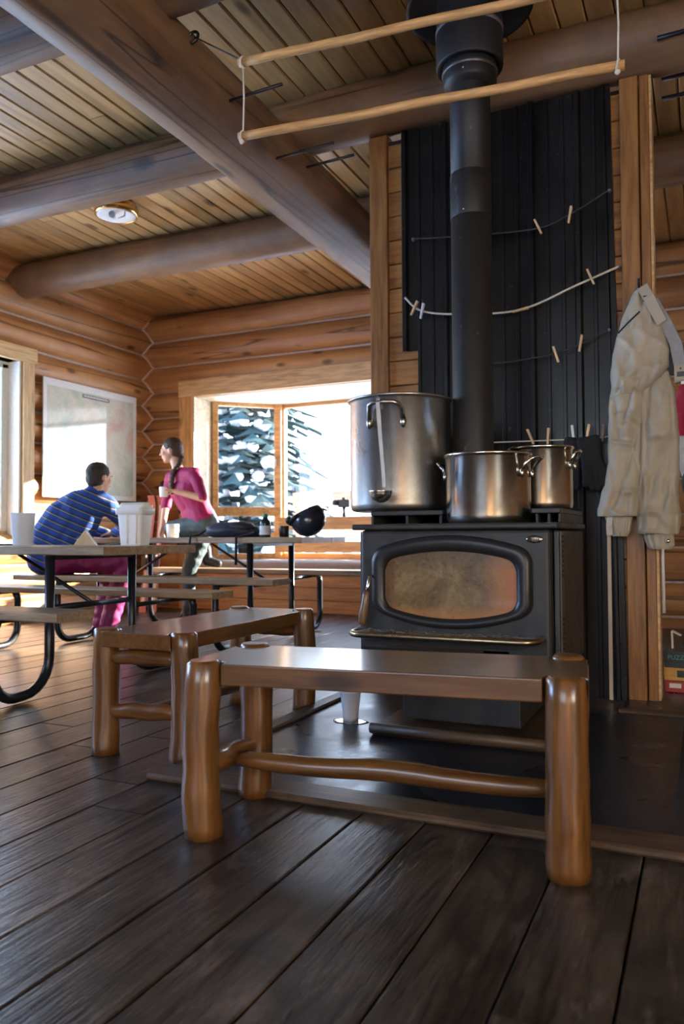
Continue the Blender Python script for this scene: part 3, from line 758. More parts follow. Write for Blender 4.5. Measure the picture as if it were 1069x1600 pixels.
MB().lathe([(.021, .146), (.022, .148), (.022, .168), (.018, .172), (0, .172)], 20).build('cap', plain('green_cap', (.04, .35, .14), .4), t)
# backpack lying flat
t = thing('backpack', 'dark blue backpack lying flat on the far picnic table', 'backpack', (-3.29, 5.16, .792), R_(6))
def packfn(d, p):
    k = 1+.12*nz(d.x*3, d.y*3, d.z*3)+.05*nz(d.x*8, d.y*8, d.z*8)
    return Vector((p.x*k, p.y*k, max(p.z*k, -.045)))
MB().ell((0, 0, .045), (.24, .15, .075), 28, 16, None, 0, packfn).build('body', plain('navy_nylon', (.022, .03, .06), .6, bump=.2), t)
MB().ell((.08, -.06, .075), (.13, .08, .045), 20, 12, None, 0, packfn).build('pocket', plain('charcoal_nylon', (.02, .022, .03), .6), t)
MB().tube([(-.20, -.05, .06), (-.25, -.10, .02), (-.24, -.20, .012), (-.20, -.315, .006), (-.20, -.325, -.05)], .008, 6).build('strap', M_BLACKF, t)
MB().tube([(.16, -.06, .07), (.22, -.12, .04), (.20, -.25, .012), (.19, -.345, .004), (.19, -.352, -.20)], .009, 6).build('strap', M_BLACKF, t)
# ski helmet resting on its crown
t = thing('ski_helmet', 'glossy dark ski helmet tipped on its crown on the far table', 'helmet', (-2.66, 5.18, .797), R_(20))
Mx = Matrix.Rotation(R_(152), 4, 'Y') @ Matrix.Rotation(R_(12), 4, 'X')
def helm(rx, ry, rz, cut):
    L = []
    for j in range(13):
        th = (pi*.5+cut)*j/12
        L.append([Mx @ Vector((rx*sin(th)*cos(a)*(1.0 + (.06 if cos(a) < 0 else 0)), ry*sin(th)*sin(a), rz*cos(th)*(1+ .0)-.0)) for a in [2*pi*k/28 for k in range(28)]])
    return L
sh = MB().loops(helm(.130, .105, .128, .42), True, False)
inn = helm(.118, .094, .114, .42); sh.loops([helm(.130, .105, .128, .42)[-1], inn[-1]], False, False); sh.loops(inn[::-1], False, True)
so = sh.build('shell', plain('helmet_shell', (.018, .026, .045), .22, Coat_Weight=.6), t); so.location.z = .124
go = MB().tube([Mx @ Vector((.133*cos(a), .110*sin(a), -.035)) for a in [R_(-70+10*k) for k in range(15)]], .014, 8).build('goggle_strap', M_BLACKF, t); go.location.z = .124
ln = MB().ell(Mx @ Vector((.125, 0, -.062)), (.03, .075, .035), 16, 10).build('brim', M_BLACK, t); ln.location.z = .124
ch = MB().tube([(.05, .085, .20), (.09, .06, .215), (.14, .0, .19), (.10, -.06, .20), (.05, -.085, .20)], .006, 6).build('chin_strap', M_BLACKF, t)
# camera on the backrest board
t = thing('camera', 'black camera standing on the window seat backrest board', 'camera', (-3.66, 8.015, 1.015))
MB().box(-.065, .075, -.03, .03, .10, .19).build('body', M_BLACK, t, bevel=.01)
MB().lathe([(0, 0), (.036, 0), (.036, .06), (.030, .065), (.030, .07), (0, .07)], 20, (0, 0, 0), 0, Matrix.Translation((-.055, -.01, .155)) @ Matrix.Rotation(R_(-90), 4, 'Y')).build('lens', M_BLACK, t)
MB().box(-.02, .02, -.02, .02, .19, .212).build('viewfinder', M_BLACK, t, bevel=.004)
MB().lathe([(.018, 0), (.022, .004), (.015, .05), (.020, .10), (0, .10)], 16).build('mini_tripod', M_BLACK, t)
# ------------------------------------------------------------------ window seat cushion
def cush():
    m = MB(); nx = 40; rings = []
    for i in range(nx+1):
        x = -5.10+3.80*i/nx; ring = []
        y1 = 7.50 + min(.56, max(0, (x+5.10)*.95), max(0, (-1.30-x)*.95))
        for y, z in ((7.245, .02), (7.235, .05), (7.25, .082), (7.30, .094), (7.36, .097), (max(y1-.02, 7.38), .092), (y1+.0, .06), (y1, .0), (7.36, 0), (7.26, 0)):
            ring.append(Vector((x, y, .44+z+(.006*nz(x*5, y*7) if z > .05 else 0))))
        rings.append(ring)
    return m.loops(rings)
o = cush().build('seat_cushion', plain('cushion_brown', (.30, .24, .20), .85, bump=.3, scale=60), None)
tag(o, 'long brown seat cushion on the bay window bench', 'cushion')
# ------------------------------------------------------------------ map on the left wall
def _map():
    t = NT('map_print'); v = t.coords((1, 1, 1)); n = t.noise(v, 2.2, 5, .6, .6); n2 = t.noise(v, 7, 6, .7, 1.5)
    c = t.ramp(n, [(.35, (.42, .54, .44)), (.5, (.68, .68, .56)), (.65, (.62, .46, .36))])
    ln = t.ramp(n2, [(.485, 0.), (.5, .45), (.515, 0.)])
    c = t.mix(ln, c, (.35, .40, .38)); t.set(Base_Color=c, Roughness=.5, Coat_Weight=1.0, Coat_Roughness=.05, Coat_IOR=1.9); return t.m
t = thing('wall_map', 'large glossy wall map with a white border between window and corner', 'map', (-5.757, 5.64, 1.19))
MB().box(0, .012, 0, 1.36, 0, 1.16).build('border', plain('map_border', (.82, .84, .80), .5, var=.03, Coat_Weight=1.0, Coat_Roughness=.05, Coat_IOR=1.9), t)
MB().box(.012, .0132, .05, 1.31, .05, 1.09).build('map_sheet', _map(), t)
tb = MB().box(.0132, .0138, .52, .92, 1.035, 1.072).build('title_strip', plain('title_dark', (.10, .11, .11), .4), t)
m = MB()
for i in range(26): m.box(.0138, .0142, .535+i*.0143, .535+i*.0143+.009, 1.047, 1.047+.012+.004*(i % 3))
m.build('title_lettering', M_PAPER, tb)
# ------------------------------------------------------------------ ceiling light without its globe
t = thing('ceiling_light', 'round brass ceiling light with bare socket and no globe', 'ceiling light', (-4.07, 4.72, ZC))
MB().lathe([(.0, 0), (.150, 0), (.158, -.02), (.152, -.035), (.166, -.045), (.168, -.07), (.160, -.09), (.150, -.092), (.144, -.085)], 40).build('pan', M_BRASS, t)
MB().lathe([(.0, -.070), (.10, -.074), (.144, -.085), (.146, -.089), (.10, -.080), (0, -.076)], 40).build('reflector', M_ENAMEL, t)
Mx = Matrix.Translation((-.01, -.03, -.098)) @ Matrix.Rotation(R_(100), 4, Vector((.6, .4, 0)))
MB().lathe([(.0, -.02), (.024, -.02), (.026, .0), (.026, .05), (.022, .052), (.018, .04), (0, .04)], 20, (0, 0, 0), 0, Mx).build('lamp_socket', plain('socket_porcelain', (.75, .78, .86), .3), t)
MB().tube([(.10, -.02, -.08), (.115, -.04, -.125), (.06, -.05, -.14)], .007, 6).build('arm', M_ENAMEL, t)
MB().ell((.163, 0, -.04), (.008, .008, .008), 8, 6).build('thumbscrew', M_BRASS, t)
# ------------------------------------------------------------------ hanging drying rack
t = thing('drying_rack', 'two long wooden dowels hung level on white cords above the stove', 'drying rack', (0, 0, 0))
A = Vector((-1.60, 2.55, 0)); B = Vector((-.21, 2.688, 0)); L = (B-A).length; rz = math.atan2(B.y-A.y, B.x-A.x)
for z in (2.335, 2.625):
    m = MB(); m.tube([(L*k/12, .003*nz(k*.4, z), .004*nz(k*.4, z, 5)) for k in range(13)], .0165, 14)
    m.build('dowel', M_ROD, t, (A.x, A.y, z), (0, 0, rz))
for f in (.012, .985):
    p = A.lerp(B, f)
    m = MB(); m.tube([(p.x, p.y, 2.625), (p.x+.004, p.y, 2.48), (p.x, p.y, 2.335)], .0035, 6)
    for z in (2.335, 2.625): m.tube([(p.x+.0185*sin(a)*.2, p.y+.0195*cos(a), z+.0195*sin(a)) for a in [2*pi*k/12 for k in range(12)]], .004, 6, closed=True)
    m.ell((p.x, p.y-.01, 2.31), (.010, .008, .010), 8, 6)
    m.build('cord', M_CORD, t)
p = A.lerp(B, .012); hk = Vector((-2.055, 2.87, 3.035))
MB().tube([p+Vector((0, 0, 2.63)), hk+Vector((.03, -.01, -.01))], .0035, 6).build('cord', M_CORDD, t)
MB().tube([hk+Vector((.028*cos(a)+.012, .006*sin(a), .028*sin(a))) for a in [2*pi*k/14 for k in range(14)]], .007, 8, closed=True).build('eye_hook', plain('dark_steel', (.06, .06, .06), .35, .8), t)
MB().tube([hk+Vector((-.07, .01, .0)), hk+Vector((-.01, .0, .0))], .008, 8).build('eye_hook', MATS['dark_steel'], t)
p = A.lerp(B, .985)
MB().tube([p+Vector((0, 0, 2.63)), p+Vector((0, .0, ZC+.01))], .0035, 6).build('cord', M_CORD, t)
# ------------------------------------------------------------------ clotheslines and pegs on the metal sheet
GZ = 3.985
def sag(pts, n=16):
    # quadratic through successive points, smoothed
    out = []
    P_ = [Vector(p) for p in pts]
    for i in range(len(P_)-1):
        p0 = P_[max(i-1, 0)]; p1 = P_[i]; p2 = P_[i+1]; p3 = P_[min(i+2, len(P_)-1)]
        for k in range(n):
            u = k/n
            out.append(.5*((2*p1)+(p2-p0)*u+(2*p0-5*p1+4*p2-p3)*u*u+(3*p1-p0-3*p2+p3)*u**3))
    return out+[P_[-1]]
lines = [
    ('dark string clothesline highest on the black metal sheet', M_CORDD, .004, [(-1.415, 4.02, 2.415), (-1.17, GZ, 2.375), (-.765, GZ, 2.345), (-.60, GZ, 2.38), (-.395, 4.02, 2.49)]),
    ('pale rope clothesline sagging across the black metal sheet', M_CORD, .006, [(-1.465, 4.03, 2.10), (-1.36, GZ, 2.005), (-1.17, GZ, 1.962), (-.835, GZ, 1.942), (-.55, GZ, 2.03), (-.357, 4.02, 2.105)]),
    ('dark string clothesline below the pale rope', M_CORDD, .004, [(-1.17, 4.02, 1.70), (-.90, GZ, 1.682), (-.617, GZ, 1.71), (-.405, 4.02, 1.80)]),
    ('thin tan cord clothesline lowest, just above the small pot', M_CORD, .0035, [(-1.10, 4.02, 1.285), (-.96, GZ, 1.274), (-.50, GZ, 1.268), (-.40, 4.02, 1.282)])]
for lab, mt, r, pts in lines:
    c = thing('clothesline', lab, 'clothesline', pts[0], 0, 'clotheslines on the metal sheet'); b0 = Vector(pts[0])
    MB().tube([p-b0 for p in sag(pts)], r, 6).build('line', mt, c)
    for e in (pts[0], pts[-1]): MB().ell(Vector(e)-b0+Vector((0, .012, 0)), (.011, .02, .011), 8, 6).build('screw_eye', plain('screw_grey', (.25, .25, .26), .4, .7), c)
def pegmesh():
    legs = []
    for s in (-1, 1):
        m = MB(); a = .0045
        pr_ = [(-.041, .0018), (-.041, .0065), (-.01, .0085), (.041, .0115), (.041, .0055), (.0, .0015)]
        m.loops([[Vector((y*1.15, s*q, z)) for z, q in pr_] for y in (-a, a)], smooth=False); legs.append(m)
    m = MB(); m.tube([(.0055*sin(a), .006*cos(a), -.004+.006*sin(a)) for a in [2*pi*k/10 for k in range(10)]], .0016, 5, closed=True)
    return legs, m
pl_, pw_ = pegmesh(); proto = None
M_PEGW = plain('pale_plastic_peg', (.72, .74, .80), .5)
pegs = [(-.735, GZ-.004, 2.352, -24, 'tilted wooden clothespin on the highest line, the nearer to the flue', 0),
        (-.578, GZ-.004, 2.385, 10, 'upright wooden clothespin on the highest line near the sheet edge', 0),
        (-1.395, GZ-.008, 2.020, 28, 'dull wooden clothespin overlapped by the white peg on the pale rope', 0),
        (-1.350, GZ-.012, 1.998, 12, 'white clothespin at the left end of the pale rope', 1),
        (-.828, GZ-.006, 1.940, 82, 'clothespin lying level along the pale rope beside the flue', 0),
        (-.484, GZ-.006, 2.060, -22, 'wooden clothespin high at the right end of the pale rope', 0),
        (-.655, GZ-.006, 1.695, -17, 'slanted wooden clothespin in the middle of the third line down', 0),
        (-.535, GZ-.006, 1.738, 10, 'wooden clothespin at the right of the third line down', 0),
        (-1.168, GZ-.006, 1.685, 4, 'pale clothespin half hidden behind the flue pipe', 1),
        (-.785, GZ-.006, 1.292, -22, 'leaning wooden clothespin on the lowest line above the shiny front pot', 0),
        (-.698, GZ-.006, 1.289, 4, 'upright wooden clothespin on the lowest line above the small pot', 0),
        (-.578, GZ-.006, 1.296, -6, 'whitish clothespin holding the gloves on the lowest line', 1),
        (-.508, GZ-.006, 1.296, 10, 'tan clothespin holding the gloves on the lowest line', 0),
        (-.436, GZ-.006, 1.292, 4, 'dark weathered clothespin at the end of the lowest line', 2)]
M_PEGD = plain('weathered_peg', (.22, .14, .09), .7)
for i, (x, y, z, deg, lab, k) in enumerate(pegs):
    if proto is None:
        p = thing('clothespin', lab, 'clothespin', (x, y, z), 0, 'clothespins on the lines')
        for m in pl_: m.build('prong', M_PEG, p)
        pw_.build('spring', plain('spring_wire', (.4, .4, .4), .3, .9), p); proto = p
    else: p = copy_tree(proto)
    p.location = (x, y, z); p.rotation_euler = (0, R_(deg), 0); p['label'] = lab; p['group'] = 'clothespins on the lines'
    if k:
        for ch in p.children:
            if ch.name.startswith('prong'):
                ch.data = ch.data.copy(); ch.data.materials[0] = M_PEGW if k == 1 else M_PEGD
# ------------------------------------------------------------------ fused soft shapes (bodies, clothes, gloves)
def caps(m, chain, n=12):
    # chain of (point, radius): round-ended tapered limbs
    ch = [(Vector(p), r) for p, r in chain]
    for p, r in ch: m.ell(p, (r, r, r), n, 8)
    for (p, r), (q, s) in zip(ch[:-1], ch[1:]):
        if (q-p).length > 1e-4: m.tube([p, q], [r, s], n)
def fused(m, name, mat, parent, voxel=.008, smooth=5, fn=None, factor=.5):
    o = m.build('tmp', mat)
    r = o.modifiers.new('r', 'REMESH'); r.mode = 'VOXEL'; r.voxel_size = voxel; r.use_smooth_shade = True
    if smooth:
        s = o.modifiers.new('s', 'SMOOTH'); s.factor = factor; s.iterations = smooth
    dg = bpy.context.evaluated_depsgraph_get(); dg.update()
    me = bpy.data.meshes.new_from_object(o.evaluated_get(dg)); old = o.data
    bpy.data.objects.remove(o); bpy.data.meshes.remove(old)
    me.name = name
    if fn:
        me.update(); ns = [v.normal.copy() for v in me.vertices]
        for v, nn in zip(me.vertices, ns): v.co = v.co + nn*fn(v.co)
    me.materials.clear(); me.materials.append(mat)
    me.polygons.foreach_set('use_smooth', [True]*len(me.polygons)); me.update()
    c = bpy.data.objects.new(name, me); COL.objects.link(c)
    if parent: c.parent = parent
    return c
def wrinkle(a, f, s=0): return lambda p: a*nz(p.x*f+s, p.y*f, p.z*f*1.4) + a*.5*nz(p.x*f*2.3, p.y*f*2.3+s, p.z*f*2.3)
def hand(m, w, d, n, curl=.5, k=1.0, thumb=1):
    w, d, n = Vector(w), Vector(d).normalized(), Vector(n).normalized(); s = d.cross(n).normalized()*thumb; n = s.cross(d).normalized()*thumb
    for o in (-.028, -.009, .010, .028): caps(m, [(w+s*o*.6*k, .018*k), (w+d*.088*k+s*o*k, .0135*k)], 8)
    for o, L in ((-.030, .060), (-.010, .076), (.010, .082), (.030, .074)):
        p = w+d*.09*k+s*o*k; ch = [(p, .0095*k)]; a = curl*.4; dd = d
        for i, fr in enumerate((.45, .32, .23)):
            dd = (d*cos(a)+n*sin(a)); p = p+dd*L*fr*k; ch.append((p, (.0088-.0008*i)*k)); a += curl*.8
        caps(m, ch, 8)
    p = w+d*.030*k+s*.030*k; q = p+(d*.6+s*.7+n*.25).normalized()*.042*k; e = q+(d*.85+s*.3+n*.4).normalized()*.032*k
    caps(m, [(p, .013*k), (q, .0105*k), (e, .009*k)], 8)
def head(m, c, f, u, k=1.0):
    c, f = Vector(c), Vector(f).normalized(); s = f.cross(Vector(u)).normalized(); u = s.cross(f).normalized()
    M = Matrix((( f.x, s.x, u.x), (f.y, s.y, u.y), (f.z, s.z, u.z))).to_4x4()
    def E(p, r, nu=16, nv=10): m.ell(c + M.to_3x3() @ (Vector(p)*k), tuple(x*k for x in r), nu, nv, M)
    E((-.012, 0, .028), (.094, .076, .086), 20, 14); E((.026, 0, -.040), (.062, .058, .066)); E((.052, 0, -.086), (.030, .032, .024))
    E((.070, 0, .018), (.022, .055, .020))                                   # brow
    caps(m, [(c+M.to_3x3() @ Vector((.084, 0, .012))*k, .009*k), (c+M.to_3x3() @ Vector((.104, 0, -.022))*k, .0125*k)], 8)   # nose
    E((.083, 0, -.056), (.012, .024, .011))                                  # lips
    for q in (-1, 1):
        E((-.010, q*.076, -.004), (.020, .010, .032)); E((.062, q*.040, -.020), (.024, .020, .022))
    return c, f, s, u, M
def face(parent, hd, k=1.0):
    c, f, s, u, M = hd; M3 = M.to_3x3()
    for q in (-1, 1):
        e = MB().ell(c+M3 @ (Vector((.0695, q*.032, .002))*k), (.010*k, .012*k, .0085*k), 12, 8).build('eye', plain('eye_white', (.75, .73, .7), .2), parent)
        MB().ell(c+M3 @ (Vector((.0765, q*.031, .002))*k), (.0045*k, .0055*k, .0055*k), 10, 6, M).build('iris', plain('iris_dark', (.04, .025, .015), .15), e)
        MB().tube([c+M3 @ (Vector((.088-.004*abs(t), q*(.031+.017*t), .020+.003*(1-t*t)))*k) for t in (-1, -.5, 0, .5, 1)], .0032*k, 6).build('eyebrow', plain('brow_hair', (.03, .018, .01), .8), parent)
    MB().ell(c+M3 @ (Vector((.0925, 0, -.057))*k), (.005*k, .019*k, .0065*k), 12, 6, M).build('mouth', plain('lip_skin', (.48, .18, .14), .5), parent)
M_SKIN = plain('skin', (.62, .36, .25), .5, var=.06, Subsurface_Weight=.1)
# ------------------------------------------------------------------ seated man
b0 = Vector((-4.42, 4.58, 0))
man = None
def V(x, y, z): return Vector((x, y, z))-b0
m = MB()
Hd = head(m, V(-4.25, 4.745, 1.255), (.18, .98, -.05), (0, 0, 1), .98)
caps(m, [(V(-4.27, 4.70, 1.10), .062), (V(-4.255, 4.725, 1.20), .056)])
caps(m, [(V(-4.5, 4.58, .66), .10), (V(-4.47, 4.60, .85), .10), (V(-4.37, 4.66, 1.0), .085), (V(-4.30, 4.69, 1.06), .06)])
arms = {1: [V(-4.185, 4.76, 1.045), V(-4.10, 4.93, .862), V(-4.36, 5.03, .835)], -1: [V(-4.475, 4.63, 1.04), V(-4.60, 4.89, .865), V(-4.44, 5.06, .835)]}
for s in (1, -1):
    a = arms[s]; caps(m, [(a[0], .045), (a[1], .038), (a[2], .029)])
    hand(m, a[2]+Vector((0, 0, -.005)), a[2]-a[1]+Vector((0, .02, 0)), (0, 0, -1), .35, 1.0, s)
legs = {1: [V(-4.45, 4.52, .612), V(-4.09, 4.87, .612), V(-4.20, 4.80, .10)], -1: [V(-4.56, 4.64, .612), V(-4.31, 4.99, .60), V(-4.36, 4.90, .10)]}
for s in (1, -1):
    a = legs[s]; caps(m, [(a[0], .082), (a[1], .055), (a[1].lerp(a[2], .4), .052), (a[2], .036)])
    caps(m, [(a[2]+Vector((-.03, -.02, -.055)), .035), (a[2]+Vector((.11, .08, -.065)), .026)])
man = fused(m, 'person', M_SKIN, None, .0075, 4); man.location = b0
tag(man, 'seated person in blue striped sweater and magenta trousers, back turned, at the far table', 'person')
face(man, Hd, .98)
def _stripe():
    t = NT('blue_striped_knit'); tc = t.n('TexCoord'); d = t.n('VectorMath', operation='DOT_PRODUCT'); d.inputs[1].default_value = (.36, .16, .92)
    t.l(tc.outputs['Object'], d.inputs[0]); mu = t.n('Math', operation='MULTIPLY'); mu.inputs[1].default_value = 19.5; t.l(d.outputs['Value'], mu.inputs[0])
    fr = t.n('Math', operation='FRACT'); t.l(mu.outputs[0], fr.inputs[0])
    c = t.ramp(fr.outputs[0], [(0, (.012, .022, .06)), (.14, (.012, .05, .26)), (.62, (.016, .07, .33)), (.74, (.012, .022, .06)), (.80, (.30, .30, .28)), (.86, (.30, .30, .28)), (.90, (.012, .022, .06))])
    t.set(Base_Color=c, Roughness=.85); t.bump(t.noise(t.coords((1, 1, 1)), 160, 2), .2, .003); return t.m
m = MB(); sa = Vector((.28, .13, 0)).normalized()
for o, r in ((-.095, .125), (0, .135), (.095, .125)):
    caps(m, [(V(-4.52, 4.57, .63)+sa*o, r), (V(-4.49, 4.59, .80)+sa*o, r+.01), (V(-4.41, 4.64, .96)+sa*o, r), (V(-4.34, 4.68, 1.04)+sa*o*.9, .085)])
caps(m, [(V(-4.475, 4.63, 1.035), .088), (V(-4.39, 4.65, 1.06), .105), (V(-4.33, 4.69, 1.065), .112), (V(-4.25, 4.72, 1.06), .10), (V(-4.185, 4.76, 1.04), .085)])
caps(m, [(V(-4.31, 4.69, 1.08), .10), (V(-4.275, 4.71, 1.135), .074)])
for s in (1, -1):
    a = arms[s]; caps(m, [(a[0], .072), (a[0].lerp(a[1], .5), .064), (a[1], .056), (a[1].lerp(a[2], .88), .042)])
fused(m, 'sweater', _stripe(), man, .010, 6, wrinkle(.006, 9))
m = MB()
caps(m, [(V(-4.55, 4.61, .63), .112), (V(-4.45, 4.55, .63), .112)])
for s in (1, -1):
    a = legs[s]; caps(m, [(a[0]+Vector((0, 0, .012)), .105), (a[0].lerp(a[1], .5), .092), (a[1], .078), (a[1].lerp(a[2], .5), .078), (a[2]+Vector((0, 0, .02)), .072)])
fused(m, 'trousers', plain('magenta_nylon', (.24, .010, .10), .55, bump=.15), man, .010, 5, wrinkle(.010, 14))
m = MB()
c, f, s, u, M = Hd; M3 = M.to_3x3()
m.ell(c+M3 @ Vector((-.020, 0, .040)), (.095, .082, .086), 22, 14, M); m.ell(c+M3 @ Vector((-.042, 0, -.010)), (.068, .074, .075), 18, 12, M)
fused(m, 'hair', plain('dark_short_hair', (.030, .024, .020), .75, bump=.5, scale=200), man, .007, 2, wrinkle(.004, 60))
for s in (1, -1):
    a = legs[s]; m = MB(); caps(m, [(a[2]+Vector((-.035, -.025, -.052)), .045), (a[2]+Vector((.04, .03, -.055)), .043), (a[2]+Vector((.13, .095, -.066)), .033)]); caps(m, [(a[2], .045), (a[2]+Vector((0, 0, -.05)), .045)])
    fused(m, 'shoe', M_BLACK, man, .009, 3)
# ------------------------------------------------------------------ standing woman
b0 = Vector((-4.08, 5.76, 0))
m = MB()
Hw = head(m, V(-4.325, 5.745, 1.565), (-.93, -.36, -.12), (0, 0, 1), .95)
caps(m, [(V(-4.26, 5.77, 1.38), .050), (V(-4.29, 5.755, 1.49), .046)])
caps(m, [(V(-4.02, 5.79, .92), .12), (V(-4.09, 5.78, 1.05), .10), (V(-4.17, 5.775, 1.22), .11), (V(-4.22, 5.77, 1.34), .08)])
aw = {1: [V(-4.015, 5.665, 1.345), V(-3.885, 5.60, 1.125), V(-4.10, 5.53, 1.185)], -1: [V(-4.415, 5.87, 1.34), V(-4.425, 5.80, 1.06), V(-4.36, 5.67, .875)]}
for q in (1, -1):
    a = aw[q]; caps(m, [(a[0], .045), (a[1], .035), (a[2], .025)])
hand(m, aw[1][2], (-.95, -.1, .15), (0, -.3, -1), 1.0, .9, 1)
hand(m, aw[-1][2], (.15, -.5, -.8), (1, .3, 0), .6, .9, -1)
lw = {1: [V(-3.95, 5.735, .90), V(-4.27, 5.685, .872), V(-4.06, 5.90, .625)], -1: [V(-4.05, 5.86, .90), V(-4.13, 5.745, .49), V(-4.13, 5.73, .10)]}
for q in (1, -1):
    a = lw[q]; caps(m, [(a[0], .085), (a[1], .055), (a[1].lerp(a[2], .4), .05), (a[2], .035)])
    caps(m, [(a[2]+Vector((.03, .01, -.05)), .032), (a[2]+Vector((-.10, -.04, -.065)) if q < 0 else a[2]+Vector((.08, .04, -.065)), .024)])
wom = fused(m, 'person', M_SKIN, None, .0075, 4); wom.location = b0
tag(wom, 'standing person in magenta shirt with a dark braid, one foot up on a bench', 'person')
face(wom, Hw, .95)
m = MB(); sa = Vector((.40, -.21, 0)).normalized()
for o, r in ((-.075, .110), (0, .125), (.075, .110)):
    caps(m, [(V(-4.035, 5.785, .93)+sa*o, r+.012), (V(-4.09, 5.78, 1.06)+sa*o, r-.008), (V(-4.17, 5.77, 1.21)+sa*o, r+.012), (V(-4.215, 5.77, 1.315)+sa*o, .075)])
caps(m, [(V(-4.40, 5.865, 1.325), .072), (V(-4.22, 5.77, 1.325), .098), (V(-4.025, 5.67, 1.33), .072)])
for q in (1, -1):
    a = aw[q]; caps(m, [(a[0], .060), (a[0].lerp(a[1], .5), .052), (a[0].lerp(a[1], .95), .046)])
fused(m, 'shirt', plain('magenta_jersey', (.30, .006, .085), .7, bump=.1), wom, .009, 5, wrinkle(.005, 13, 3))
m = MB()
caps(m, [(V(-3.95, 5.75, .91), .115), (V(-4.06, 5.84, .91), .115)])
for q in (1, -1):
    a = lw[q]; caps(m, [(a[0], .108), (a[0].lerp(a[1], .5), .088), (a[1], .068), (a[1].lerp(a[2], .4), .062), (a[2]+Vector((0, 0, .03)), .050)])
fused(m, 'trousers', plain('teal_trousers', (.055, .085, .095), .65, bump=.15), wom, .009, 5, wrinkle(.006, 14, 5))
for q in (1, -1):
    a = lw[q]; t_ = a[2]+(Vector((-.12, -.05, -.068)) if q < 0 else Vector((.10, .05, -.07)))
    m = MB(); caps(m, [(a[2]+Vector((0, 0, .06)), .052), (a[2]+Vector((.01, .005, -.045)), .048), (a[2].lerp(t_, .5)+Vector((0, 0, -.02)), .044), (t_, .036)])
    fused(m, 'boot', M_BLACK, wom, .009, 3)
m = MB(); c, f, s, u, M = Hw; M3 = M.to_3x3()
m.ell(c+M3 @ Vector((-.022, 0, .038)), (.092, .080, .085), 22, 14, M); m.ell(c+M3 @ Vector((-.050, 0, -.005)), (.062, .070, .070), 18, 12, M)
bp_ = [V(-4.235, 5.78, 1.50), V(-4.225, 5.72, 1.43), V(-4.235, 5.655, 1.36), V(-4.24, 5.64, 1.28), V(-4.235, 5.635, 1.19)]
for i, p in enumerate(sag(bp_, 5)): m.ell(p+Vector((.006*(-1)**i, 0, 0)), (.022, .020, .022), 10, 8)
fused(m, 'hair', plain('dark_brown_hair', (.045, .025, .016), .6, bump=.5, scale=200), wom, .007, 1, wrinkle(.003, 60))
mug('mug', 'white mug held in the hand of the standing person', (-4.215, 5.500, 1.14), .040, .085, M_MUG, R_(60))
# ------------------------------------------------------------------ snow trousers on the hook
def _pants():
    t = NT('beige_snow_nylon'); v = t.coords((1, 1, 1)); n = t.noise(v, 5, 4)
    t.set(Base_Color=t.ramp(n, [(.3, (.37, .33, .25)), (.7, (.47, .42, .325))]), Roughness=.6, Sheen_Weight=.15)
    t.bump(t.noise(v, 220, 2), .12, .002); return t.m
M_PANTS = _pants(); PB = Vector((-.262, 3.955, .73))
t = thing('snow_trousers', 'beige snow trousers hanging from a hook on the wall post', 'trousers', PB)
def folds(x, z, s):
    def rg(v, k): return max(0., 1-abs(v)*k)**1.4
    f = .020*rg(nz(x*9+z*1.3+s, z*1.5, s), 5) - .016*rg(nz(x*11-z*2.4+s*2, z*1.7, s+4), 5)
    f += .015*rg(nz(x*5+z*5.5, z*4-x*3, s+9), 6) - .009*rg(nz(x*19+s, z*3, s+2), 5) + .006*nz(x*9+s, z*6) + .003*nz(x*40, z*30, s)
    return f
def drape(name, rows, s, fa=1.0, mat=None, n=56, m_=90, edge=1.0, parent=t, gather=0):
    rows = [Vector(r) for r in rows] if len(rows[0]) == 4 else rows
    keys = [(r[0], r[1], r[2], r[3], r[4]) for r in rows]
    def at(f):
        f = f*(len(keys)-1); i = min(int(f), len(keys)-2); u = f-i; u = u*u*(3-2*u)*.5+u*.5
        return [keys[i][k]+(keys[i+1][k]-keys[i][k])*u for k in range(5)]
    L = []
    for j in range(m_+1):
        z, xl, xr, dp, yo = at(j/m_); ring = []
        for k in range(n):
            a = 2*pi*k/n; ca, sa_ = cos(a), sin(a)
            x = (xl+xr)/2 + (xr-xl)/2*math.copysign(abs(ca)**.85, ca)
            y = yo + dp/2*math.copysign(abs(sa_)**.8, sa_)
            fo = folds(x, z, s)*fa*(1.5 if sa_ < 0 else .3)
            if gather: fo += gather*sin(a*13+2*nz(z*20, s))*.5
            x += .006*nz(z*14, s, a)*edge
            ring.append(Vector((x, y-fo*math.copysign(min(1, abs(sa_)*1.6), -sa_)*-1 if False else y+fo*sa_, z)) - PB)
        L.append(ring)
    return MB().loops(L).build(name, mat or M_PANTS, parent)
Yc = 3.955
drape('right_leg', [(1.56, -.24, -.135, .05, Yc+.01), (1.46, -.262, -.112, .10, Yc), (1.34, -.268, -.102, .12, Yc), (1.20, -.268, -.097, .115, Yc), (1.07, -.274, -.100, .12, Yc), (.99, -.279, -.108, .11, Yc), (.90, -.287, -.098, .115, Yc), (.83, -.287, -.100, .115, Yc), (.800, -.284, -.106, .11, Yc)], 3.3)
drape('left_leg', [(1.54, -.385, -.27, .06, Yc), (1.46, -.398, -.256, .10, Yc-.01), (1.39, -.405, -.252, .115, Yc-.01), (1.25, -.411, -.256, .11, Yc-.01), (1.14, -.413, -.262, .11, Yc-.01), (1.04, -.43, -.268, .12, Yc-.01), (.92, -.462, -.278, .125, Yc-.01), (.885, -.462, -.284, .12, Yc-.01)], 8.1)
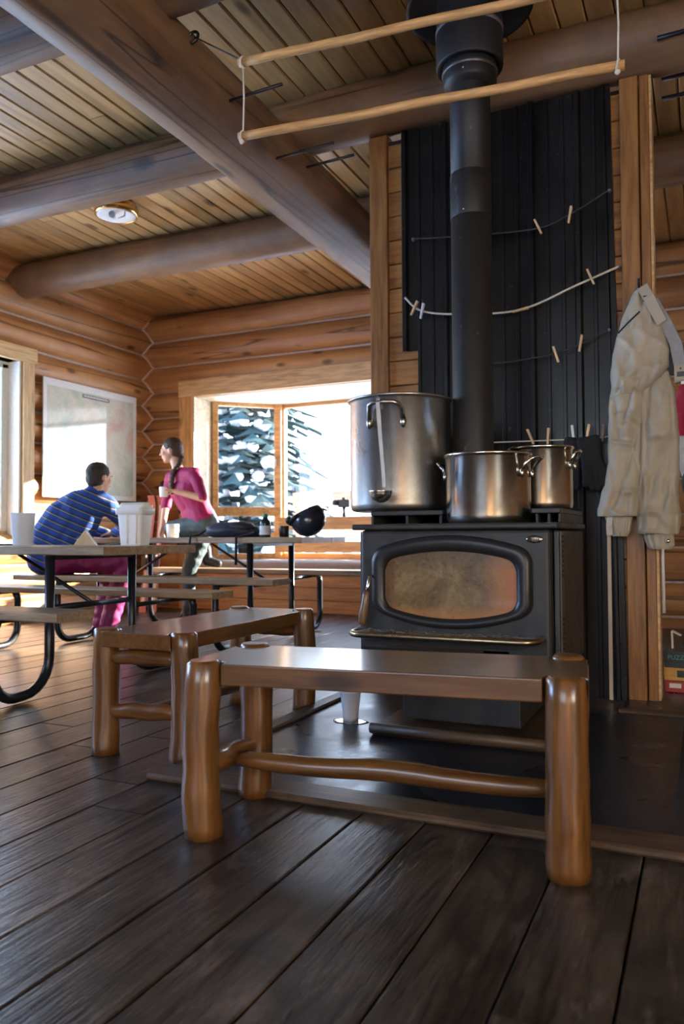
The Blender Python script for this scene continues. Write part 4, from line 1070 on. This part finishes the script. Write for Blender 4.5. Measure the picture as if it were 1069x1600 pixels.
drape('hip', [(1.985, -.262, -.243, .03, Yc+.035), (1.95, -.288, -.222, .06, Yc+.02), (1.87, -.322, -.190, .085, Yc), (1.76, -.358, -.155, .11, Yc-.01), (1.65, -.386, -.130, .125, Yc-.015), (1.58, -.393, -.135, .13, Yc-.02), (1.53, -.394, -.17, .13, Yc-.02), (1.49, -.392, -.225, .12, Yc-.02), (1.46, -.385, -.262, .09, Yc-.015)], 5.7, .75)
drape('gaiter', [(.895, -.435, -.305, .085, Yc), (.85, -.42, -.312, .09, Yc), (.81, -.405, -.315, .10, Yc), (.79, -.398, -.325, .09, Yc)], 1.2, .5, m_=30, gather=.014)
drape('gaiter', [(.81, -.262, -.13, .085, Yc), (.77, -.256, -.128, .09, Yc), (.745, -.245, -.128, .10, Yc), (.730, -.235, -.14, .09, Yc)], 2.2, .5, m_=30, gather=.014)
def strip(m, pts, w, th, side):
    L = []
    for p in pts:
        p = Vector(p)-PB; s = Vector(side)
        L.append([p-s*w/2, p+s*w/2, p+s*w/2+Vector((0, -th, 0)), p-s*w/2+Vector((0, -th, 0))])
    m.loops(L, smooth=False); return m
sd = Vector((.85, 0, .52))
wbnd = strip(MB(), [(-.245, 3.935, 1.965), (-.215, 3.91, 1.90), (-.18, 3.90, 1.82), (-.16, 3.905, 1.775)], .05, .012, sd).build('waist_strap', M_PANTS, t, bevel=.003)
strip(MB(), [(-.205, 3.95, 1.90), (-.15, 3.94, 1.79), (-.105, 3.935, 1.68), (-.088, 3.935, 1.58), (-.086, 3.935, 1.50)], .055, .014, (.97, 0, .2)).build('waistband', plain('grey_lining', (.30, .31, .33), .7), t, bevel=.003)
strip(MB(), [(-.135, 3.965, 1.74), (-.115, 3.96, 1.64), (-.12, 3.96, 1.54)], .05, .01, (1, 0, .1)).build('lining', plain('dark_lining', (.06, .065, .075), .8), t)
strip(MB(), [(-.088, 3.92, 1.575), (-.086, 3.92, 1.505)], .052, .004, (.98, 0, .1)).build('label_patch', M_PANTS, t)
MB().box(-.102-PB.x, -.070-PB.x, -.042, -.040, 1.522-PB.z, 1.545-PB.z).build('brand_patch', M_BLACK, t)
MB().box(-.090-PB.x, -.082-PB.x, -.042, -.040, 1.556-PB.z, 1.564-PB.z).build('brand_dot', M_BLACK, t)
MB().box(-.085-PB.x, -.062-PB.x, -.046, -.036, 1.485-PB.z, 1.500-PB.z).build('buckle', M_WHITE, t, bevel=.003)
m = MB()
for q in (-1, 1): m.box(-.026, .026, -.052, -.048, q*.010-.003+1.90-PB.z, q*.010+.003+1.90-PB.z, Matrix.Translation((.047, 0, 0)))
m.build('strap_buckle', M_BLACK, t)
MB().tube([Vector(p)-PB for p in ((-.352, 3.884, 1.745), (-.31, 3.878, 1.785), (-.255, 3.880, 1.835))], .004, 6).build('zip', M_BLACKF, t)
strip(MB(), [(-.405, 3.915, .885), (-.408, 3.905, .84), (-.406, 3.905, .795)], .026, .004, (1, 0, 0)).build('gaiter_tab', plain('pale_tab', (.55, .53, .48), .6), t)
MB().ell(Vector((-.150, 3.895, .768))-PB, (.009, .005, .009), 10, 6).build('snap', M_CHROME, t)
hkk = MB().tube([(-.262, 4.05, 2.00), (-.262, 4.00, 1.985), (-.262, 3.965, 1.975), (-.262, 3.945, 1.99), (-.262, 3.94, 2.01)], .006, 8).build('coat_hook', M_BLACK)
tag(hkk, 'small dark coat hook on the post holding the beige snow trousers', 'hook')
# ------------------------------------------------------------------ gloves on the lowest line
for i, (gx, rot, lab) in enumerate(((-.566, .16, 'black glove under the whitish clothespin, nearer to the small pot'), (-.502, -.14, 'black glove under the tan clothespin, beside the snow trousers'))):
    g0 = Vector((gx, 3.975-.035*i, 1.26)); m = MB()
    for o in (-.030, -.010, .010, .030): caps(m, [(Vector((o*1.15, 0, -.005)), .022), (Vector((o*.9, 0, -.09)), .021), (Vector((o*1.15, 0, -.165)), .020)], 10)
    for o, L in ((-.034, .055), (-.012, .075), (.011, .08), (.034, .068)): caps(m, [(Vector((o*1.1, 0, -.165)), .0165), (Vector((o*1.25, -.010, -.165-L*.6)), .0155), (Vector((o*1.3, -.016, -.165-L)), .0125)], 10)
    q = 1 if i else -1; caps(m, [(Vector((q*.030, 0, -.115)), .018), (Vector((q*.056, -.006, -.165)), .0155), (Vector((q*.062, -.01, -.195)), .013)], 10)
    g = fused(m, 'glove', plain('black_knit', (.010, .010, .012), .9, bump=.4, scale=120), None, .006, 3, wrinkle(.002, 40, i)); g.location = g0; g.rotation_euler = (0, rot, 0)
    tag(g, lab, 'glove', 'gloves drying on the lowest line')
o = MB().box(-.425, -.408, 3.975, 3.985, .009, 1.02).build('wooden_lath', wood('pale_lath', (.6, .5, .38), (.75, .66, .54), 'Z', knots=0)); tag(o, 'thin pale upright lath standing right of the stove', 'lath')
# ------------------------------------------------------------------ beyond the partition: puzzle boxes, hanging clothes
def gamebox(label, x0, y0, z0, L, D, H, mat, rz):
    b = thing('game_box', label, 'box', (x0, y0, z0), rz, 'game boxes stacked on the floor'); MB().box(0, L, 0, D, 0, H*.55).build('tray', mat, b, bevel=.002); MB().box(-.002, L+.002, -.002, D+.002, H*.35, H).build('lid', mat, b, bevel=.002); return b
def lettering(txt, size, mat, parent, loc):
    cu_ = bpy.data.curves.new('lettering', 'FONT'); cu_.body = txt; cu_.size = size; cu_.extrude = .0004; cu_.resolution_u = 4
    tmp = bpy.data.objects.new('tmp', cu_); COL.objects.link(tmp); dg = bpy.context.evaluated_depsgraph_get(); dg.update()
    me = bpy.data.meshes.new_from_object(tmp.evaluated_get(dg)); bpy.data.objects.remove(tmp)
    o = bpy.data.objects.new('lettering', me); COL.objects.link(o); me.materials.clear(); me.materials.append(mat)
    o.parent = parent; o.location = loc; o.rotation_euler = (pi/2, 0, 0); return o
M_BXK = plain('box_black', (.018, .03, .03), .45); M_BXY = plain('box_yellow', (.62, .38, .08), .5); M_BXR = plain('box_red', (.40, .05, .04), .5)
b = gamebox('red game box at the bottom of the stack by the doorway', -.192, 4.30, .007, .30, .25, .056, M_BXR, 0)
MB().box(.02, .075, -.0045, -.002, .022, .045).build('end_label', M_PAPER, b)
b = gamebox('yellow game box in the middle of the stack by the doorway', -.196, 4.31, .0635, .36, .25, .065, M_BXY, 0)
MB().box(.06, .12, -.0045, -.002, .018, .052).build('end_label', M_BXK, b)
b = gamebox('black box lettered PUZZLE on top of the stack by the doorway', -.193, 4.30, .129, .38, .26, .082, M_BXK, 0)
lettering('PUZZLE', .031, plain('teal_ink', (.05, .36, .30), .5), b, (.014, -.0026, .042))
b = thing('paper_scrap', 'crumpled white paper scrap sticking up beside the post by the game boxes', 'paper', (-.165, 4.40, .212))
MB().loops([[Vector((x, y, z+.001)), Vector((x+.045, y+.01, z-.022)), Vector((x+.048, y+.01, z-.020)), Vector((x+.003, y, z+.004))] for x, y, z in ((0, 0, .085), (.004, .02, .090), (.0, .05, .082))], smooth=False).loops([[Vector((.002, y, 0)), Vector((.012, y, 0)), Vector((.008, y, .085)), Vector((0, y, .085))] for y in (.0, .05)], smooth=False).build('sheet', M_PAPER, b)
rk = thing('clothes_rack', 'wooden clothes rail beyond the post holding a red jacket', 'clothes rack', (0, 4.95, 0))
MB().tube([(-.13, 0, 1.70), (1.35, 0, 1.70)], .016, 10).build('rail', M_ROD, rk)
for x in (.30, 1.30): MB().box(x-.02, x+.02, -.02, .02, 0, 1.70).build('post', M_TRIMD, rk); MB().box(x-.025, x+.025, -.25, .25, 0, .03).build('foot', M_TRIMD, rk)
def blob(name, lab, cat, rows, s, mat):
    global PB
    PB = Vector((rows[0][1], rows[0][4], rows[-1][0])); o = drape(name, rows, s, .8, mat, 36, 40, 1.0, None); o.location = PB; tag(o, lab, cat)
blob('red_jacket', 'crimson jacket hanging on the clothes rail at the right edge', 'jacket', [(1.69, -.08, .04, .04, 4.95), (1.64, -.125, .12, .12, 4.95), (1.55, -.145, .20, .16, 4.95), (1.45, -.15, .22, .16, 4.95), (1.36, -.14, .20, .15, 4.95)], 2.5, plain('crimson_fleece', (.50, .01, .05), .8, bump=.3))
blob('white_bag', 'white cloth bag hanging below the crimson jacket', 'bag', [(1.36, -.125, .15, .05, 4.90), (1.30, -.135, .20, .10, 4.90), (1.20, -.13, .20, .12, 4.90), (1.13, -.11, .16, .10, 4.90)], 6.5, plain('white_canvas', (.72, .74, .74), .8))
m = MB()
for i in range(5): m.tube([(-.05+.055*cos(a)+.01*i, 4.77+.008*i, 1.08+.08*sin(a)-.012*i) for a in [2*pi*k/16 for k in range(16)]], .009, 6, closed=True)
o = m.build('rope_coil', plain('blue_grey_rope', (.08, .12, .15), .8)); tag(o, 'dark coil of rope hanging under the white bag', 'rope')
# ------------------------------------------------------------------ skis and poles in the corner
for i, (bx, by, tx, ty, lab) in enumerate(((-5.42, 6.70, -5.49, 6.98, 'pink and white ski leaning in the log corner, the left of two'), (-5.34, 6.78, -5.42, 7.04, 'pink and white ski leaning in the log corner, the right of two'))):
    s_ = thing('ski', lab, 'ski', (bx, by, 0), 0, 'skis in the corner'); d = Vector((tx-bx, ty-by, 1.25)); q = Vector((1, .3, 0)).normalized()*.035; L = []
    for k in range(13):
        f = k/12; p = d*f; w = 1-.25*sin(pi*f); e = Vector((0, -.05*max(0, f-.9)*10, 0)); L.append([p-q*w+e, p+q*w+e, p+q*w+e+Vector((0, .012, 0)), p-q*w+e+Vector((0, .012, 0))])
    MB().loops(L, smooth=False).build('ski_board', plain('ski_pink', (.68, .22, .22), .35), s_)
    MB().loops([[p_+Vector((0, -.001, 0)) if j in (0, 1) else p_ for j, p_ in enumerate((r[0]*.75+r[1]*.25, r[0]*.25+r[1]*.75, r[2]*.25+r[3]*.75+Vector((0, -.011, 0)), r[2]*.75+r[3]*.25+Vector((0, -.011, 0))))] for r in L[1:-1]], smooth=False).build('ski_stripe', M_WHITE, s_)
    MB().box(-.03, .03, -.05, .0, .45, .60, Matrix.Translation((d.x*.4, d.y*.4-.005, 0))).build('binding', M_BLACK, s_, bevel=.005)
t = thing('stuff_sack', 'dark stuff sack hung on the log wall corner above the skis', 'bag', (-5.50, 7.16, 1.10))
MB().tube([(0, 0, .30), (.04, -.02, .27), (.12, -.03, .22), (.20, -.04, .17), (.24, -.05, .14)], [.03, .055, .062, .058, .03], 14).build('sack', plain('dark_grey_nylon', (.05, .045, .045), .7, bump=.2), t)
MB().tube([(.22, -.05, .15), (.26, -.06, .05), (.27, -.05, -.05)], .008, 6).build('strap', M_BLACKF, t)
# ------------------------------------------------------------------ outside: snow, rail, conifers
def snowmat():
    t = NT('snow'); v = t.coords((1, 1, 1)); t.set(Base_Color=(.86, .90, .95), Roughness=.8); t.bump(t.noise(v, .8, 5), .4, .3); return t.m
M_SNOW = snowmat()
m = MB(); N_ = 40; vs = []; fs = []
for j in range(N_+1):
    for i in range(N_+1):
        x = -60+120*i/N_; y = -30+120*j/N_; vs.append((x, y, -.75+(.5*nz(x*.09, y*.09) if y > 11 else 0)+max(0, y-14)*.03))
fs = [(j*(N_+1)+i, j*(N_+1)+i+1, (j+1)*(N_+1)+i+1, (j+1)*(N_+1)+i) for j in range(N_) for i in range(N_)]
m.add(vs, fs, True); m.build('ground', M_SNOW, kind='structure')
t = thing('deck_rail', 'wooden deck rail outside the bay window in the snow', 'railing', (-3.4, 9.35, -.78))
for z in (1.97, 1.62): MB().box(-1.62, 3.2, -.02, .02, z, z+.19 if z > 1.9 else z+.12).build('rail_board', wood('weathered_pink_board', (.50, .30, .22), (.66, .44, .34), 'X', knots=.3), t)
for x in (-1.55, .9, 3.1): MB().box(x-.045, x+.045, .02, .11, 0, 2.17).build('post', MATS['weathered_pink_board'], t)
M_NEED = plain('conifer_needles', (.018, .048, .045), .8, var=.5, scale=3); M_BARK = plain('conifer_bark', (.06, .045, .035), .9)
def conifer(seed):
    r = random.Random(seed); f = MB(); s = MB(); H = 9.0
    lv = 34
    for k in range(lv):
        fz = k/lv; z = .8+fz*8.0; R0 = 2.1*(1-fz)**.85+.12; nb = 9 if fz < .6 else 7; o = r.random()*6
        for b in range(nb):
            a = o+2*pi*b/nb+r.uniform(-.25, .25); R1 = R0*r.uniform(.75, 1.12); ca, sa_ = cos(a), sin(a); dr = r.uniform(.25, .5)
            P_ = []; n = 5
            for i in range(n+1):
                u = i/n; P_.append(Vector((ca*R1*u, sa_*R1*u, z - dr*R1*u*u + .10*R1*u)))
            sdv = Vector((-sa_, ca, 0))
            for i in range(n):
                for q in (-1, 1):
                    p0, p1 = P_[i], P_[i+1]; wv = R1*.30*(1-.6*i/n)*r.uniform(.7, 1.2)
                    tip = p1.lerp(p0, .2)+sdv*q*wv+Vector((ca*.12, sa_*.12, -.10*r.random()-.04)); bb = p0+Vector((0, 0, -.08))
                    f.add([p0, p1, tip, bb], [(0, 1, 2), (0, 2, 3), (1, 3, 2), (0, 3, 1)])
            if r.random() < .62:
                u0 = r.uniform(.25, .7); p = P_[0].lerp(P_[-1], u0); p.z = z-dr*R1*u0*u0+.10*R1*u0+.05
                for e_ in range(2):
                    q_ = R1*r.uniform(.035, .10)+.035; s.ell(p+Vector((r.uniform(-.22, .22), r.uniform(-.22, .22), r.uniform(-.05, .03))), (q_*1.1, q_*.9, .04+.5*q_), 7, 4, Matrix.Rotation(a, 4, 'Z'))
    tr = MB().tube([(0, 0, -.3), (0, 0, 3), (0, 0, 8.9)], [.16, .11, .01], 8)
    return f, s, tr
trees = [(-10.2, 16.5, 1.2, 'snowy conifer nearest outside the left pane of the bay window', 0), (-8.9, 27.0, .85, 'distant snowy conifer beside the post between the bay panes', 1),
         (-7.0, 22.0, 1.0, 'snowy conifer seen through the wide bay pane', 0), (-17.0, 23.0, 1.2, 'tall snowy conifer far left outside the bay window', 1)]
src = {}
for x, y, sc, lab, k in trees:
    if k not in src:
        f, s_, tr = conifer(5+k); t = thing('conifer', lab, 'tree', (x, y, -.9), 0, 'conifers outside the bay window')
        f.build('foliage', M_NEED, t); s_.build('snow_load', M_SNOW, t); tr.build('trunk', M_BARK, t); src[k] = t
    else:
        t = copy_tree(src[k]); t.location = (x, y, -.9); t['label'] = lab
    t.rotation_euler = (0, 0, x*1.7); t.scale = (sc, sc, sc)
